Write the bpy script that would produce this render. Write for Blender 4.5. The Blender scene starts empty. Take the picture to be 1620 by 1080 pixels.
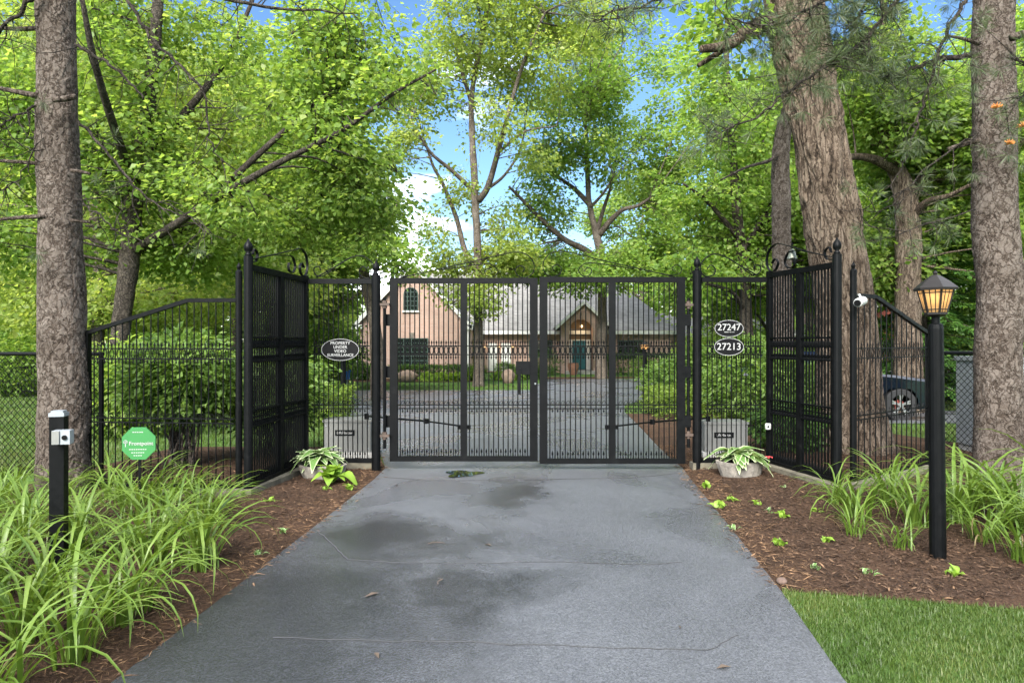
import bpy, math, random
import numpy as np
from mathutils import Vector, Matrix

random.seed(7)
RNG = np.random.default_rng(7)
PI = math.pi
SC = bpy.context.scene
COL = SC.collection

# ------------------------------------------------------------------ camera, light, exposure
cam_d = bpy.data.cameras.new('camera')
cam = bpy.data.objects.new('camera', cam_d)
COL.objects.link(cam)
cam.location = (0, 0, 1.57)
cam.rotation_euler = (PI / 2, 0, 0)
cam_d.sensor_width = 36.0
cam_d.lens = 24.0
cam_d.clip_start = 0.05
cam_d.clip_end = 2000
SC.camera = cam

SUN_EL, SUN_ROT = math.radians(40), math.radians(196)
w = bpy.data.worlds.new("World")
SC.world = w
w.use_nodes = True
nt = w.node_tree
for n in list(nt.nodes):
    nt.nodes.remove(n)


def node(nt, typ, loc=None, **kw):
    n = nt.nodes.new(typ)
    for k, v in kw.items():
        if k == 'ins':
            for kk, vv in v.items():
                n.inputs[kk].default_value = vv
        else:
            setattr(n, k, v)
    return n


def lk(nt, a, b):
    nt.links.new(a, b)


out = node(nt, 'ShaderNodeOutputWorld')
bg = node(nt, 'ShaderNodeBackground', ins={'Strength': 0.15})
sky = node(nt, 'ShaderNodeTexSky')
sky.sky_type = 'NISHITA'
sky.sun_disc = False
sky.sun_elevation = SUN_EL
sky.sun_rotation = SUN_ROT
sky.air_density = 1.0
sky.dust_density = 0.2
sky.ozone_density = 3.0
hs = node(nt, 'ShaderNodeHueSaturation', ins={'Saturation': 1.12, 'Value': 0.18})
lk(nt, sky.outputs[0], hs.inputs['Color'])
tc = node(nt, 'ShaderNodeTexCoord')
sep = node(nt, 'ShaderNodeSeparateXYZ')
lk(nt, tc.outputs['Generated'], sep.inputs[0])
add = node(nt, 'ShaderNodeMath', operation='ADD', ins={1: 0.22})
ab = node(nt, 'ShaderNodeMath', operation='ABSOLUTE')
lk(nt, sep.outputs[2], ab.inputs[0])
lk(nt, ab.outputs[0], add.inputs[0])
dx = node(nt, 'ShaderNodeMath', operation='DIVIDE')
dy = node(nt, 'ShaderNodeMath', operation='DIVIDE')
lk(nt, sep.outputs[0], dx.inputs[0]); lk(nt, add.outputs[0], dx.inputs[1])
lk(nt, sep.outputs[1], dy.inputs[0]); lk(nt, add.outputs[0], dy.inputs[1])
cmb = node(nt, 'ShaderNodeCombineXYZ', ins={2: 11.2})
lk(nt, dx.outputs[0], cmb.inputs[0]); lk(nt, dy.outputs[0], cmb.inputs[1])
cn = node(nt, 'ShaderNodeTexNoise', ins={'Scale': 0.95, 'Detail': 9.0, 'Roughness': 0.56, 'Distortion': 0.15})
lk(nt, cmb.outputs[0], cn.inputs['Vector'])
cr = node(nt, 'ShaderNodeValToRGB')
cr.color_ramp.elements[0].position = 0.49
cr.color_ramp.elements[1].position = 0.73
lk(nt, cn.outputs['Fac'], cr.inputs[0])
mx = node(nt, 'ShaderNodeMixRGB', ins={'Color2': (7.5, 7.65, 7.9, 1)})
lk(nt, cr.outputs[0], mx.inputs['Fac'])
lk(nt, hs.outputs[0], mx.inputs['Color1'])
lk(nt, mx.outputs[0], bg.inputs['Color'])
lk(nt, bg.outputs[0], out.inputs['Surface'])

sun_d = bpy.data.lights.new('sun', 'SUN')
sun_d.energy = 1.5
sun_d.angle = math.radians(38)
sun_d.color = (1.0, 0.96, 0.88)
sun = bpy.data.objects.new('sun', sun_d)
COL.objects.link(sun)
# sky sun_rotation turns clockwise from +Y
sdir = Vector((math.sin(SUN_ROT) * math.cos(SUN_EL), math.cos(SUN_ROT) * math.cos(SUN_EL), math.sin(SUN_EL)))
sun.rotation_euler = sdir.to_track_quat('Z', 'Y').to_euler()

SC.view_settings.view_transform = 'Standard'
SC.view_settings.look = 'None'
SC.view_settings.exposure = 3.25
SC.view_settings.gamma = 1.0
SC.view_settings.use_curve_mapping = False
SC.render.engine = 'CYCLES'
cy = SC.cycles
cy.use_denoising = True
cy.use_adaptive_sampling = True
cy.adaptive_threshold = 0.02
cy.max_bounces = 8
cy.diffuse_bounces = 6
cy.glossy_bounces = 3
cy.transmission_bounces = 6
cy.transparent_max_bounces = 8
cy.caustics_reflective = False
cy.caustics_refractive = False


# ------------------------------------------------------------------ helpers
def gz(x, y):
    """height of the ground: level round the gate, then falling a little towards the house"""
    t = min(1.0, max(0.0, (y - 9.0) / 21.0))
    return -0.6 * (t * t * (3 - 2 * t))


def gz_np(y):
    t = np.clip((y - 9.0) / 21.0, 0, 1)
    return -0.6 * (t * t * (3 - 2 * t))


def P(px, py, Y):
    """photo position seen at distance Y, as a point of the place"""
    return Vector(((px - 810) / 1080 * Y, Y, 1.57 - (py - 540) / 1080 * Y))


def tag(o, label=None, cat=None, group=None, kind=None):
    if label: o['label'] = label
    if cat: o['category'] = cat
    if group: o['group'] = group
    if kind: o['kind'] = kind
    return o


def thing(name, label, cat, loc=(0, 0, 0), group=None):
    o = bpy.data.objects.new(name, None)
    o.empty_display_size = 0.2
    COL.objects.link(o)
    o.location = loc
    return tag(o, label, cat, group)


def link(name, me, parent=None, loc=None, rot=None, scale=None, kind=None, label=None):
    o = bpy.data.objects.new(name, me)
    COL.objects.link(o)
    if parent is not None: o.parent = parent
    if loc is not None: o.location = loc
    if rot is not None: o.rotation_euler = rot
    if scale is not None: o.scale = scale
    if kind: o['kind'] = kind
    if label: o['label'] = label
    return o


def copy_tree(o, parent=None):
    c = o.copy()
    COL.objects.link(c)
    if parent is not None: c.parent = parent
    for ch in list(o.children):
        copy_tree(ch, c)
    return c


def smooth_path(pts, k=4):
    """Catmull-Rom through the points"""
    p = [Vector(q) for q in pts]
    if len(p) < 3: return p
    q = [p[0] * 2 - p[1]] + p + [p[-1] * 2 - p[-2]]
    res = []
    for i in range(1, len(q) - 2):
        a, b, c, d = q[i - 1], q[i], q[i + 1], q[i + 2]
        for j in range(k):
            t = j / k
            res.append(0.5 * ((2 * b) + (c - a) * t + (2 * a - 5 * b + 4 * c - d) * t * t + (3 * b - a - 3 * c + d) * t ** 3))
    res.append(p[-1])
    return res


def lerp_list(vals, n):
    xs = np.linspace(0, len(vals) - 1, n)
    return list(np.interp(xs, range(len(vals)), vals))


class MB:
    def __init__(self):
        self.v, self.f = [], []

    def add(self, vs, fs):
        o = len(self.v)
        self.v.extend([tuple(x) for x in vs])
        self.f.extend([tuple(i + o for i in f) for f in fs])
        return self

    def box(self, c, s, rz=0.0, M=None):
        hx, hy, hz = s[0] / 2, s[1] / 2, s[2] / 2
        R = M or Matrix.Rotation(rz, 3, 'Z')
        vs = [Vector(c) + R @ Vector((sx * hx, sy * hy, sz * hz)) for sx in (-1, 1) for sy in (-1, 1) for sz in (-1, 1)]
        return self.add(vs, [(0, 1, 3, 2), (4, 6, 7, 5), (0, 4, 5, 1), (2, 3, 7, 6), (0, 2, 6, 4), (1, 5, 7, 3)])

    def box2(self, a, b):
        return self.box([(a[i] + b[i]) / 2 for i in range(3)], [abs(b[i] - a[i]) for i in range(3)])

    def bar(self, p0, p1, wd, ht, up=(0, 0, 1)):
        p0, p1 = Vector(p0), Vector(p1)
        d = p1 - p0
        z = d.normalized()
        x = z.cross(Vector(up))
        if x.length < 1e-5: x = Vector((1, 0, 0))
        x.normalize()
        y = z.cross(x)
        vs = [p + x * sx * wd / 2 + y * sy * ht / 2 for p in (p0, p1) for sx, sy in ((-1, -1), (1, -1), (1, 1), (-1, 1))]
        return self.add(vs, [(0, 3, 2, 1), (4, 5, 6, 7), (0, 1, 5, 4), (1, 2, 6, 5), (2, 3, 7, 6), (3, 0, 4, 7)])

    def tube(self, pts, r, n=6, cap=True, flat=1.0):
        pts = [Vector(p) for p in pts]
        m = len(pts)
        if not hasattr(r, '__len__'): r = [r] * m
        vs, fs = [], []
        t0 = (pts[1] - pts[0]).normalized()
        x = t0.cross(Vector((0, 0, 1)))
        if x.length < 1e-3: x = t0.cross(Vector((0, 1, 0)))
        x.normalize()
        for i in range(m):
            t = (pts[min(i + 1, m - 1)] - pts[max(i - 1, 0)])
            t = t.normalized() if t.length > 1e-9 else t0
            x = (x - t * x.dot(t))
            x = x.normalized() if x.length > 1e-6 else t.orthogonal().normalized()
            y = t.cross(x)
            for j in range(n):
                a = 2 * PI * j / n
                vs.append(pts[i] + x * math.cos(a) * r[i] * flat + y * math.sin(a) * r[i])
        for i in range(m - 1):
            for j in range(n):
                k = (j + 1) % n
                fs.append((i * n + j, i * n + k, (i + 1) * n + k, (i + 1) * n + j))
        if cap:
            fs.append(tuple(range(n - 1, -1, -1)))
            fs.append(tuple((m - 1) * n + j for j in range(n)))
        return self.add(vs, fs)

    def strip(self, pts, wd, th, side=(0, 1, 0)):
        """flat bar bent along a path; wd along side, th across"""
        pts = [Vector(p) for p in pts]
        s = Vector(side).normalized()
        vs, fs = [], []
        m = len(pts)
        for i in range(m):
            t = (pts[min(i + 1, m - 1)] - pts[max(i - 1, 0)]).normalized()
            nrm = t.cross(s).normalized()
            for a, b in ((-1, -1), (1, -1), (1, 1), (-1, 1)):
                vs.append(pts[i] + s * a * wd / 2 + nrm * b * th / 2)
        for i in range(m - 1):
            for j in range(4):
                k = (j + 1) % 4
                fs.append((i * 4 + j, i * 4 + k, i * 4 + 4 + k, i * 4 + 4 + j))
        fs.append((3, 2, 1, 0)); fs.append(tuple((m - 1) * 4 + j for j in range(4)))
        return self.add(vs, fs)

    def lathe(self, prof, n=12, c=(0, 0, 0), rot0=0.0, sx=1.0, sy=1.0):
        vs, fs = [], []
        m = len(prof)
        for r, z in prof:
            for j in range(n):
                a = rot0 + 2 * PI * j / n
                vs.append((c[0] + r * sx * math.cos(a), c[1] + r * sy * math.sin(a), c[2] + z))
        for i in range(m - 1):
            for j in range(n):
                k = (j + 1) % n
                fs.append((i * n + j, i * n + k, (i + 1) * n + k, (i + 1) * n + j))
        fs.append(tuple(range(n - 1, -1, -1)))
        fs.append(tuple((m - 1) * n + j for j in range(n)))
        return self.add(vs, fs)

    def ball(self, c, r, n=10, m=6, sz=1.0):
        prof = [(max(r * math.sin(PI * i / m), r * 0.02), -r * sz * math.cos(PI * i / m)) for i in range(m + 1)]
        return self.lathe(prof, n, c)

    def prism(self, poly, y0, y1):
        """polygon in XZ (counter-clockwise seen from -Y) pushed from y0 to y1"""
        n = len(poly)
        vs = [(x, y0, z) for x, z in poly] + [(x, y1, z) for x, z in poly]
        fs = [tuple(range(n)), tuple(range(2 * n - 1, n - 1, -1))]
        for i in range(n):
            k = (i + 1) % n
            fs.append((i, i + n, k + n, k))
        return self.add(vs, fs)

    def slab(self, quad, th):
        """quad thickened downwards along its normal"""
        q = [Vector(p) for p in quad]
        nrm = (q[1] - q[0]).cross(q[2] - q[0]).normalized()
        if nrm.z < 0:
            q.reverse(); nrm = -nrm
        n = len(q)
        vs = q + [p - nrm * th for p in q]
        fs = [tuple(range(n)), tuple(range(2 * n - 1, n - 1, -1))]
        for i in range(n):
            k = (i + 1) % n
            fs.append((i, i + n, k + n, k))
        return self.add(vs, fs)

    def mesh(self, name, mat, off=(0, 0, 0), smooth=False, uv=None):
        me = bpy.data.meshes.new(name)
        v = np.array(self.v, dtype=float).reshape(-1, 3) - np.array(off)
        me.from_pydata(v.tolist(), [], self.f)
        if mat is not None: me.materials.append(mat)
        if smooth:
            me.polygons.foreach_set('use_smooth', np.ones(len(me.polygons), bool))
        me.update()
        return me

    def build(self, name, mat, parent=None, smooth=False, kind=None, label=None):
        """geometry authored in world axes; when it has a parent, stored relative to the parent's base"""
        off = (0, 0, 0)
        if parent is not None:
            p = parent
            off = Vector((0, 0, 0))
            while p is not None:
                off = off + p.location
                p = p.parent
        return link(name, self.mesh(name, mat, off, smooth), parent, kind=kind, label=label)


def np_mesh(name, verts, faces, mat, attrs=None, smooth=False):
    """verts (n,3), faces (m,k) with k 3 or 4"""
    me = bpy.data.meshes.new(name)
    n, m, k = len(verts), len(faces), faces.shape[1]
    me.vertices.add(n)
    me.vertices.foreach_set('co', np.ascontiguousarray(verts, np.float32).ravel())
    me.loops.add(m * k)
    me.loops.foreach_set('vertex_index', np.ascontiguousarray(faces, np.int32).ravel())
    me.polygons.add(m)
    me.polygons.foreach_set('loop_start', np.arange(0, m * k, k, dtype=np.int32))
    me.polygons.foreach_set('loop_total', np.full(m, k, np.int32))
    if smooth:
        me.polygons.foreach_set('use_smooth', np.ones(m, bool))
    me.update(calc_edges=True)
    for an, av in (attrs or {}).items():
        a = me.attributes.new(an, 'FLOAT', 'POINT')
        a.data.foreach_set('value', np.ascontiguousarray(av, np.float32))
    if mat is not None: me.materials.append(mat)
    return me


def fourier_noise(seed, nw=14, f0=0.5, f1=2.0):
    r = np.random.default_rng(seed)
    k = r.normal(size=(nw, 3))
    k /= np.linalg.norm(k, axis=1)[:, None]
    k *= r.uniform(f0, f1, (nw, 1))
    ph = r.uniform(0, 2 * PI, nw)
    return lambda p: np.cos(p @ k.T + ph).sum(1) / math.sqrt(nw / 2)


def unit(a):
    return a / np.maximum(np.linalg.norm(a, axis=1), 1e-9)[:, None]


# ------------------------------------------------------------------ materials
def mat(name):
    m = bpy.data.materials.new(name)
    m.use_nodes = True
    nt = m.node_tree
    for n in list(nt.nodes): nt.nodes.remove(n)
    o = node(nt, 'ShaderNodeOutputMaterial')
    b = node(nt, 'ShaderNodeBsdfPrincipled')
    lk(nt, b.outputs[0], o.inputs['Surface'])
    return m, nt, b, o


def ramp(nt, fac, stops):
    r = node(nt, 'ShaderNodeValToRGB')
    els = r.color_ramp.elements
    while len(els) < len(stops): els.new(0.5)
    for e, (p, c) in zip(els, stops):
        e.position = p
        e.color = (*c, 1) if len(c) == 3 else c
    lk(nt, fac, r.inputs[0])
    return r.outputs[0]


def noise_tex(nt, vec, scale, detail=4, rough=0.55, dist=0.0):
    n = node(nt, 'ShaderNodeTexNoise', ins={'Scale': scale, 'Detail': detail, 'Roughness': rough, 'Distortion': dist})
    if vec is not None: lk(nt, vec, n.inputs['Vector'])
    return n.outputs['Fac']


def objco(nt, scale=(1, 1, 1)):
    t = node(nt, 'ShaderNodeTexCoord')
    mp = node(nt, 'ShaderNodeMapping', ins={'Scale': scale})
    lk(nt, t.outputs['Object'], mp.inputs[0])
    return mp.outputs[0]


def bump(nt, b, h, strength, dist):
    bp = node(nt, 'ShaderNodeBump', ins={'Strength': strength, 'Distance': dist})
    lk(nt, h, bp.inputs['Height'])
    lk(nt, bp.outputs[0], b.inputs['Normal'])
    return bp


def simple(name, col, rough=0.5, var=0.25, scale=6.0, metal=0.0, bmp=0.0, bscale=60, spec=0.5):
    m, nt, b, o = mat(name)
    v = objco(nt)
    f = noise_tex(nt, v, scale, 5, 0.6)
    lo = tuple(max(0, c * (1 - var)) for c in col)
    hi = tuple(min(1, c * (1 + var)) for c in col)
    lk(nt, ramp(nt, f, [(0.3, lo), (0.7, hi)]), b.inputs['Base Color'])
    b.inputs['Roughness'].default_value = rough
    b.inputs['Metallic'].default_value = metal
    b.inputs['Specular IOR Level'].default_value = spec
    if bmp:
        bump(nt, b, noise_tex(nt, v, bscale, 4), bmp, 0.01)
    return m


def leaf_mat(name, c_dark, c_mid, c_light, trans=0.45, rough=0.45, spec=0.35, edge=None):
    m, nt, b, o = mat(name)
    a = node(nt, 'ShaderNodeAttribute', attribute_name='tint')
    c = ramp(nt, a.outputs['Fac'], [(0.0, c_dark), (0.5, c_mid), (1.0, c_light)])
    if edge:
        e = node(nt, 'ShaderNodeAttribute', attribute_name='edge')
        ef = ramp(nt, e.outputs['Fac'], [(0.55, (0, 0, 0)), (0.8, (1, 1, 1))])
        mxe = node(nt, 'ShaderNodeMixRGB', ins={'Color2': (*edge, 1)})
        lk(nt, ef, mxe.inputs['Fac']); lk(nt, c, mxe.inputs['Color1'])
        c = mxe.outputs[0]
    lk(nt, c, b.inputs['Base Color'])
    b.inputs['Roughness'].default_value = rough
    b.inputs['Specular IOR Level'].default_value = spec
    t = node(nt, 'ShaderNodeBsdfTranslucent')
    g = node(nt, 'ShaderNodeMixRGB', blend_type='MULTIPLY', ins={'Fac': 1.0, 'Color2': (1.5, 1.42, 0.85, 1)})
    lk(nt, c, g.inputs['Color1'])
    lk(nt, g.outputs[0], t.inputs['Color'])
    ms = node(nt, 'ShaderNodeMixShader', ins={0: trans})
    lk(nt, b.outputs[0], ms.inputs[1]); lk(nt, t.outputs[0], ms.inputs[2])
    lk(nt, ms.outputs[0], o.inputs['Surface'])
    return m


def iron_mat():
    m, nt, b, o = mat('black_iron')
    v = objco(nt)
    f = noise_tex(nt, v, 9, 6, 0.65)
    lk(nt, ramp(nt, f, [(0.35, (0.0014, 0.0016, 0.0018)), (0.6, (0.0025, 0.0028, 0.0031)), (0.8, (0.009, 0.0092, 0.009))]), b.inputs['Base Color'])
    r = ramp(nt, noise_tex(nt, v, 25, 4), [(0.3, (0.38,) * 3), (0.7, (0.62,) * 3)])
    lk(nt, r, b.inputs['Roughness'])
    b.inputs['Specular IOR Level'].default_value = 0.12
    bump(nt, b, noise_tex(nt, v, 140, 3), 0.25, 0.004)
    return m


def bark_mat(name, dark, mid, light, cell=17.0, stretch=0.33, fine=60, warp=0.065):
    m, nt, b, o = mat(name)
    t = node(nt, 'ShaderNodeTexCoord')
    wn = node(nt, 'ShaderNodeTexNoise', ins={'Scale': 9.0, 'Detail': 4.0, 'Roughness': 0.6})
    lk(nt, t.outputs['Object'], wn.inputs['Vector'])
    sub = node(nt, 'ShaderNodeVectorMath', operation='SUBTRACT', ins={1: (.5, .5, .5)})
    lk(nt, wn.outputs['Color'], sub.inputs[0])
    scl = node(nt, 'ShaderNodeVectorMath', operation='SCALE', ins={'Scale': warp * 4})
    lk(nt, sub.outputs[0], scl.inputs[0])
    ad = node(nt, 'ShaderNodeVectorMath', operation='ADD')
    lk(nt, t.outputs['Object'], ad.inputs[0]); lk(nt, scl.outputs[0], ad.inputs[1])
    mp = node(nt, 'ShaderNodeMapping', ins={'Scale': (1, 1, stretch)})
    lk(nt, ad.outputs[0], mp.inputs[0])
    vo = node(nt, 'ShaderNodeTexVoronoi', feature='DISTANCE_TO_EDGE', ins={'Scale': cell})
    lk(nt, mp.outputs[0], vo.inputs['Vector'])
    vc = node(nt, 'ShaderNodeTexVoronoi', ins={'Scale': cell * 2.1})
    lk(nt, mp.outputs[0], vc.inputs['Vector'])
    crack = ramp(nt, vo.outputs['Distance'], [(0.0, (0, 0, 0)), (0.16, (1, 1, 1))])
    f = noise_tex(nt, mp.outputs[0], fine * 0.5, 9, 0.75, 0.2)
    bw = node(nt, 'ShaderNodeRGBToBW'); lk(nt, vc.outputs['Color'], bw.inputs[0])
    # height: fissure depth, flake steps, grain
    h1 = node(nt, 'ShaderNodeMath', operation='MULTIPLY_ADD', ins={1: 0.4}); lk(nt, crack, h1.inputs[0])
    h2 = node(nt, 'ShaderNodeMath', operation='MULTIPLY', ins={1: 0.34}); lk(nt, bw.outputs[0], h2.inputs[0])
    lk(nt, h2.outputs[0], h1.inputs[2])
    h3 = node(nt, 'ShaderNodeMath', operation='MULTIPLY_ADD', ins={1: 1.0}); lk(nt, f, h3.inputs[0]); lk(nt, h1.outputs[0], h3.inputs[2])
    a = node(nt, 'ShaderNodeAttribute', attribute_name='bark')
    h4 = node(nt, 'ShaderNodeMath', operation='MULTIPLY_ADD', ins={1: 0.25}); lk(nt, a.outputs['Fac'], h4.inputs[0]); lk(nt, h3.outputs[0], h4.inputs[2])
    hv = node(nt, 'ShaderNodeMapRange', ins={'From Min': 0.5, 'From Max': 1.42}); lk(nt, h4.outputs[0], hv.inputs['Value'])
    c = ramp(nt, hv.outputs[0], [(0.15, dark), (0.5, mid), (0.85, light)])
    big = ramp(nt, noise_tex(nt, t.outputs['Object'], 1.9, 5, 0.6), [(0.35, (0.78, 0.75, 0.72)), (0.65, (1.15, 1.14, 1.13))])
    mm = node(nt, 'ShaderNodeMixRGB', blend_type='MULTIPLY', ins={'Fac': 1.0})
    lk(nt, c, mm.inputs['Color1']); lk(nt, big, mm.inputs['Color2'])
    lk(nt, mm.outputs[0], b.inputs['Base Color'])
    b.inputs['Roughness'].default_value = 0.92
    b.inputs['Specular IOR Level'].default_value = 0.15
    bump(nt, b, h3.outputs[0], 1.0, 0.035)
    return m


def asphalt_mat():
    m, nt, b, o = mat('asphalt')
    v = objco(nt)
    # drying patches (crisp but faint edges) and a few real damp stains of their own
    wv = noise_tex(nt, objco(nt, (0.8, 0.62, 1)), 0.9, 4, 0.5, 0.5)
    wet = ramp(nt, wv, [(0.5, (0, 0, 0)), (0.56, (1, 1, 1))])
    rim = ramp(nt, wv, [(0.485, (0, 0, 0)), (0.5, (1, 1, 1)), (0.512, (0, 0, 0))])
    wn = node(nt, 'ShaderNodeTexNoise', ins={'Scale': 1.6, 'Detail': 6.0, 'Roughness': 0.6})
    lk(nt, v, wn.inputs['Vector'])
    sub = node(nt, 'ShaderNodeVectorMath', operation='MULTIPLY_ADD', ins={1: (1.5, 1.9, 0), 2: (-.75, -.95, 0)})
    lk(nt, wn.outputs['Color'], sub.inputs[0])
    ad = node(nt, 'ShaderNodeVectorMath', operation='ADD')
    lk(nt, v, ad.inputs[0]); lk(nt, sub.outputs[0], ad.inputs[1])
    damp = None
    for cx_, cy_, sx_, sy_ in ((-1.35, 3.6, 1.35, 2.3), (-1.0, 5.3, 0.9, 0.9), (-0.3, 4.3, 0.8, 0.7), (0.0, 7.1, 0.4, 1.1)):
        mp = node(nt, 'ShaderNodeMapping', ins={'Location': (-cx_ / sx_, -cy_ / sy_, 0), 'Scale': (1 / sx_, 1 / sy_, 0)})
        lk(nt, ad.outputs[0], mp.inputs[0])
        ln = node(nt, 'ShaderNodeVectorMath', operation='LENGTH'); lk(nt, mp.outputs[0], ln.inputs[0])
        f = ramp(nt, ln.outputs['Value'], [(0.3, (1, 1, 1)), (1.05, (0, 0, 0))])
        if damp is None: damp = f
        else:
            mxn = node(nt, 'ShaderNodeMixRGB', blend_type='LIGHTEN', ins={'Fac': 1.0})
            lk(nt, damp, mxn.inputs['Color1']); lk(nt, f, mxn.inputs['Color2'])
            damp = mxn.outputs[0]
    agg = node(nt, 'ShaderNodeTexVoronoi', ins={'Scale': 80.0})
    lk(nt, v, agg.inputs['Vector'])
    grain = noise_tex(nt, v, 75, 5, 0.85)
    st = node(nt, 'ShaderNodeTexVoronoi', ins={'Scale': 120.0})
    lk(nt, v, st.inputs['Vector'])
    sb = node(nt, 'ShaderNodeRGBToBW'); lk(nt, st.outputs['Color'], sb.inputs[0])
    sg = node(nt, 'ShaderNodeMath', operation='MULTIPLY_ADD', ins={1: 0.6})
    lk(nt, grain, sg.inputs[0])
    s5 = node(nt, 'ShaderNodeMath', operation='MULTIPLY', ins={1: 0.5}); lk(nt, sb.outputs[0], s5.inputs[0])
    lk(nt, s5.outputs[0], sg.inputs[2])
    col = ramp(nt, sg.outputs[0], [(0.3, (0.05, 0.052, 0.0575)), (0.52, (0.074, 0.077, 0.085)), (0.7, (0.106, 0.11, 0.1215))])
    def mul(c, fac, k):
        x = node(nt, 'ShaderNodeMixRGB', blend_type='MULTIPLY', ins={'Color2': (k, k, k * 1.01, 1)})
        lk(nt, fac, x.inputs['Fac']); lk(nt, c, x.inputs['Color1'])
        return x.outputs[0]
    tone = ramp(nt, noise_tex(nt, v, 0.8, 7, 0.65), [(0.3, (0.8,) * 3), (0.7, (1.12,) * 3)])
    mt = node(nt, 'ShaderNodeMixRGB', blend_type='MULTIPLY', ins={'Fac': 1.0})
    lk(nt, col, mt.inputs['Color1']); lk(nt, tone, mt.inputs['Color2'])
    c = mul(mul(mul(mt.outputs[0], wet, 0.9), rim, 0.95), damp, 0.38)
    lk(nt, c, b.inputs['Base Color'])
    rr = node(nt, 'ShaderNodeMixRGB', ins={'Color1': (0.38,) * 3 + (1,), 'Color2': (0.22,) * 3 + (1,)})
    lk(nt, wet, rr.inputs['Fac'])
    r2 = node(nt, 'ShaderNodeMixRGB', ins={'Color2': (0.15,) * 3 + (1,)})
    lk(nt, damp, r2.inputs['Fac']); lk(nt, rr.outputs[0], r2.inputs['Color1'])
    lk(nt, r2.outputs[0], b.inputs['Roughness'])
    b.inputs['Specular IOR Level'].default_value = 0.55
    hs_ = node(nt, 'ShaderNodeMath', operation='MULTIPLY_ADD', ins={1: 0.8})
    lk(nt, agg.outputs['Distance'], hs_.inputs[0]); lk(nt, grain, hs_.inputs[2])
    bump(nt, b, hs_.outputs[0], 0.36, 0.008)
    return m


def ground_mat(name, cols, scale, rough=0.95, bscale=40, bstr=0.6, bdist=0.02):
    m, nt, b, o = mat(name)
    v = objco(nt)
    f = noise_tex(nt, v, scale, 8, 0.65)
    n = len(cols)
    c = ramp(nt, f, [(0.3 + 0.4 * i / (n - 1), cc) for i, cc in enumerate(cols)])
    big = ramp(nt, noise_tex(nt, v, scale * 0.05, 3), [(0.35, (0.75,) * 3), (0.65, (1.2,) * 3)])
    mm = node(nt, 'ShaderNodeMixRGB', blend_type='MULTIPLY', ins={'Fac': 1.0})
    lk(nt, c, mm.inputs['Color1']); lk(nt, big, mm.inputs['Color2'])
    lk(nt, mm.outputs[0], b.inputs['Base Color'])
    b.inputs['Roughness'].default_value = rough
    b.inputs['Specular IOR Level'].default_value = 0.2
    bump(nt, b, noise_tex(nt, v, bscale, 8, 0.7), bstr, bdist)
    return m


def brick_mat(name, c1, c2, mortar, sx=1.0):
    m, nt, b, o = mat(name)
    t = node(nt, 'ShaderNodeTexCoord')
    sp = node(nt, 'ShaderNodeSeparateXYZ'); lk(nt, t.outputs['Object'], sp.inputs[0])
    ad = node(nt, 'ShaderNodeMath', operation='ADD'); lk(nt, sp.outputs[0], ad.inputs[0]); lk(nt, sp.outputs[1], ad.inputs[1])
    cb = node(nt, 'ShaderNodeCombineXYZ'); lk(nt, ad.outputs[0], cb.inputs[0]); lk(nt, sp.outputs[2], cb.inputs[1])
    br = node(nt, 'ShaderNodeTexBrick', ins={'Color1': (*c1, 1), 'Color2': (*c2, 1), 'Mortar': (*mortar, 1), 'Scale': 1.0, 'Mortar Size': 0.008, 'Brick Width': 0.21 * sx, 'Row Height': 0.075 * sx, 'Bias': 0.0})
    lk(nt, cb.outputs[0], br.inputs['Vector'])
    f = ramp(nt, noise_tex(nt, t.outputs['Object'], 0.9, 5), [(0.3, (0.82,) * 3), (0.7, (1.12,) * 3)])
    mm = node(nt, 'ShaderNodeMixRGB', blend_type='MULTIPLY', ins={'Fac': 1.0})
    lk(nt, br.outputs['Color'], mm.inputs['Color1']); lk(nt, f, mm.inputs['Color2'])
    lk(nt, mm.outputs[0], b.inputs['Base Color'])
    b.inputs['Roughness'].default_value = 0.88
    bump(nt, b, br.outputs['Fac'], -0.4, 0.01)
    return m


def glass_mat(name, col, rough=0.06):
    m, nt, b, o = mat(name)
    b.inputs['Base Color'].default_value = (*col, 1)
    b.inputs['Roughness'].default_value = rough
    b.inputs['Specular IOR Level'].default_value = 0.8
    return m


def emit_mat(name, col, s):
    m, nt, b, o = mat(name)
    b.inputs['Base Color'].default_value = (*col, 1)
    b.inputs['Emission Color'].default_value = (*col, 1)
    b.inputs['Emission Strength'].default_value = s
    return m


M = {}
M['iron'] = iron_mat()
M['pine_bark'] = bark_mat('pine_bark', (0.0289, 0.0213, 0.0161), (0.0850, 0.0654, 0.0527), (0.1700, 0.1428, 0.1232))
M['oak_bark'] = bark_mat('oak_bark', (0.0220, 0.0158, 0.0114), (0.0810, 0.0598, 0.0440), (0.1716, 0.1346, 0.1030), 17.0, 0.09, 60, 0.035)
M['grey_bark'] = bark_mat('grey_bark', (0.04, 0.034, 0.028), (0.115, 0.095, 0.078), (0.2, 0.17, 0.145))
M['dark_bark'] = bark_mat('dark_bark', (0.02, 0.017, 0.014), (0.05, 0.042, 0.035), (0.1, 0.085, 0.07))
M['asphalt'] = asphalt_mat()
M['mulch'] = ground_mat('mulch', [(0.018, 0.01, 0.006), (0.06, 0.032, 0.018), (0.12, 0.07, 0.042)], 55, bscale=90, bstr=1.0, bdist=0.03)
M['lawn'] = ground_mat('lawn', [(0.035, 0.07, 0.012), (0.06, 0.12, 0.02), (0.1, 0.165, 0.035)], 9, bscale=120, bstr=0.8)
M['leaf_maple'] = leaf_mat('leaf_maple', (0.09, 0.165, 0.034), (0.185, 0.285, 0.058), (0.295, 0.365, 0.105), trans=0.6)
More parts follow.
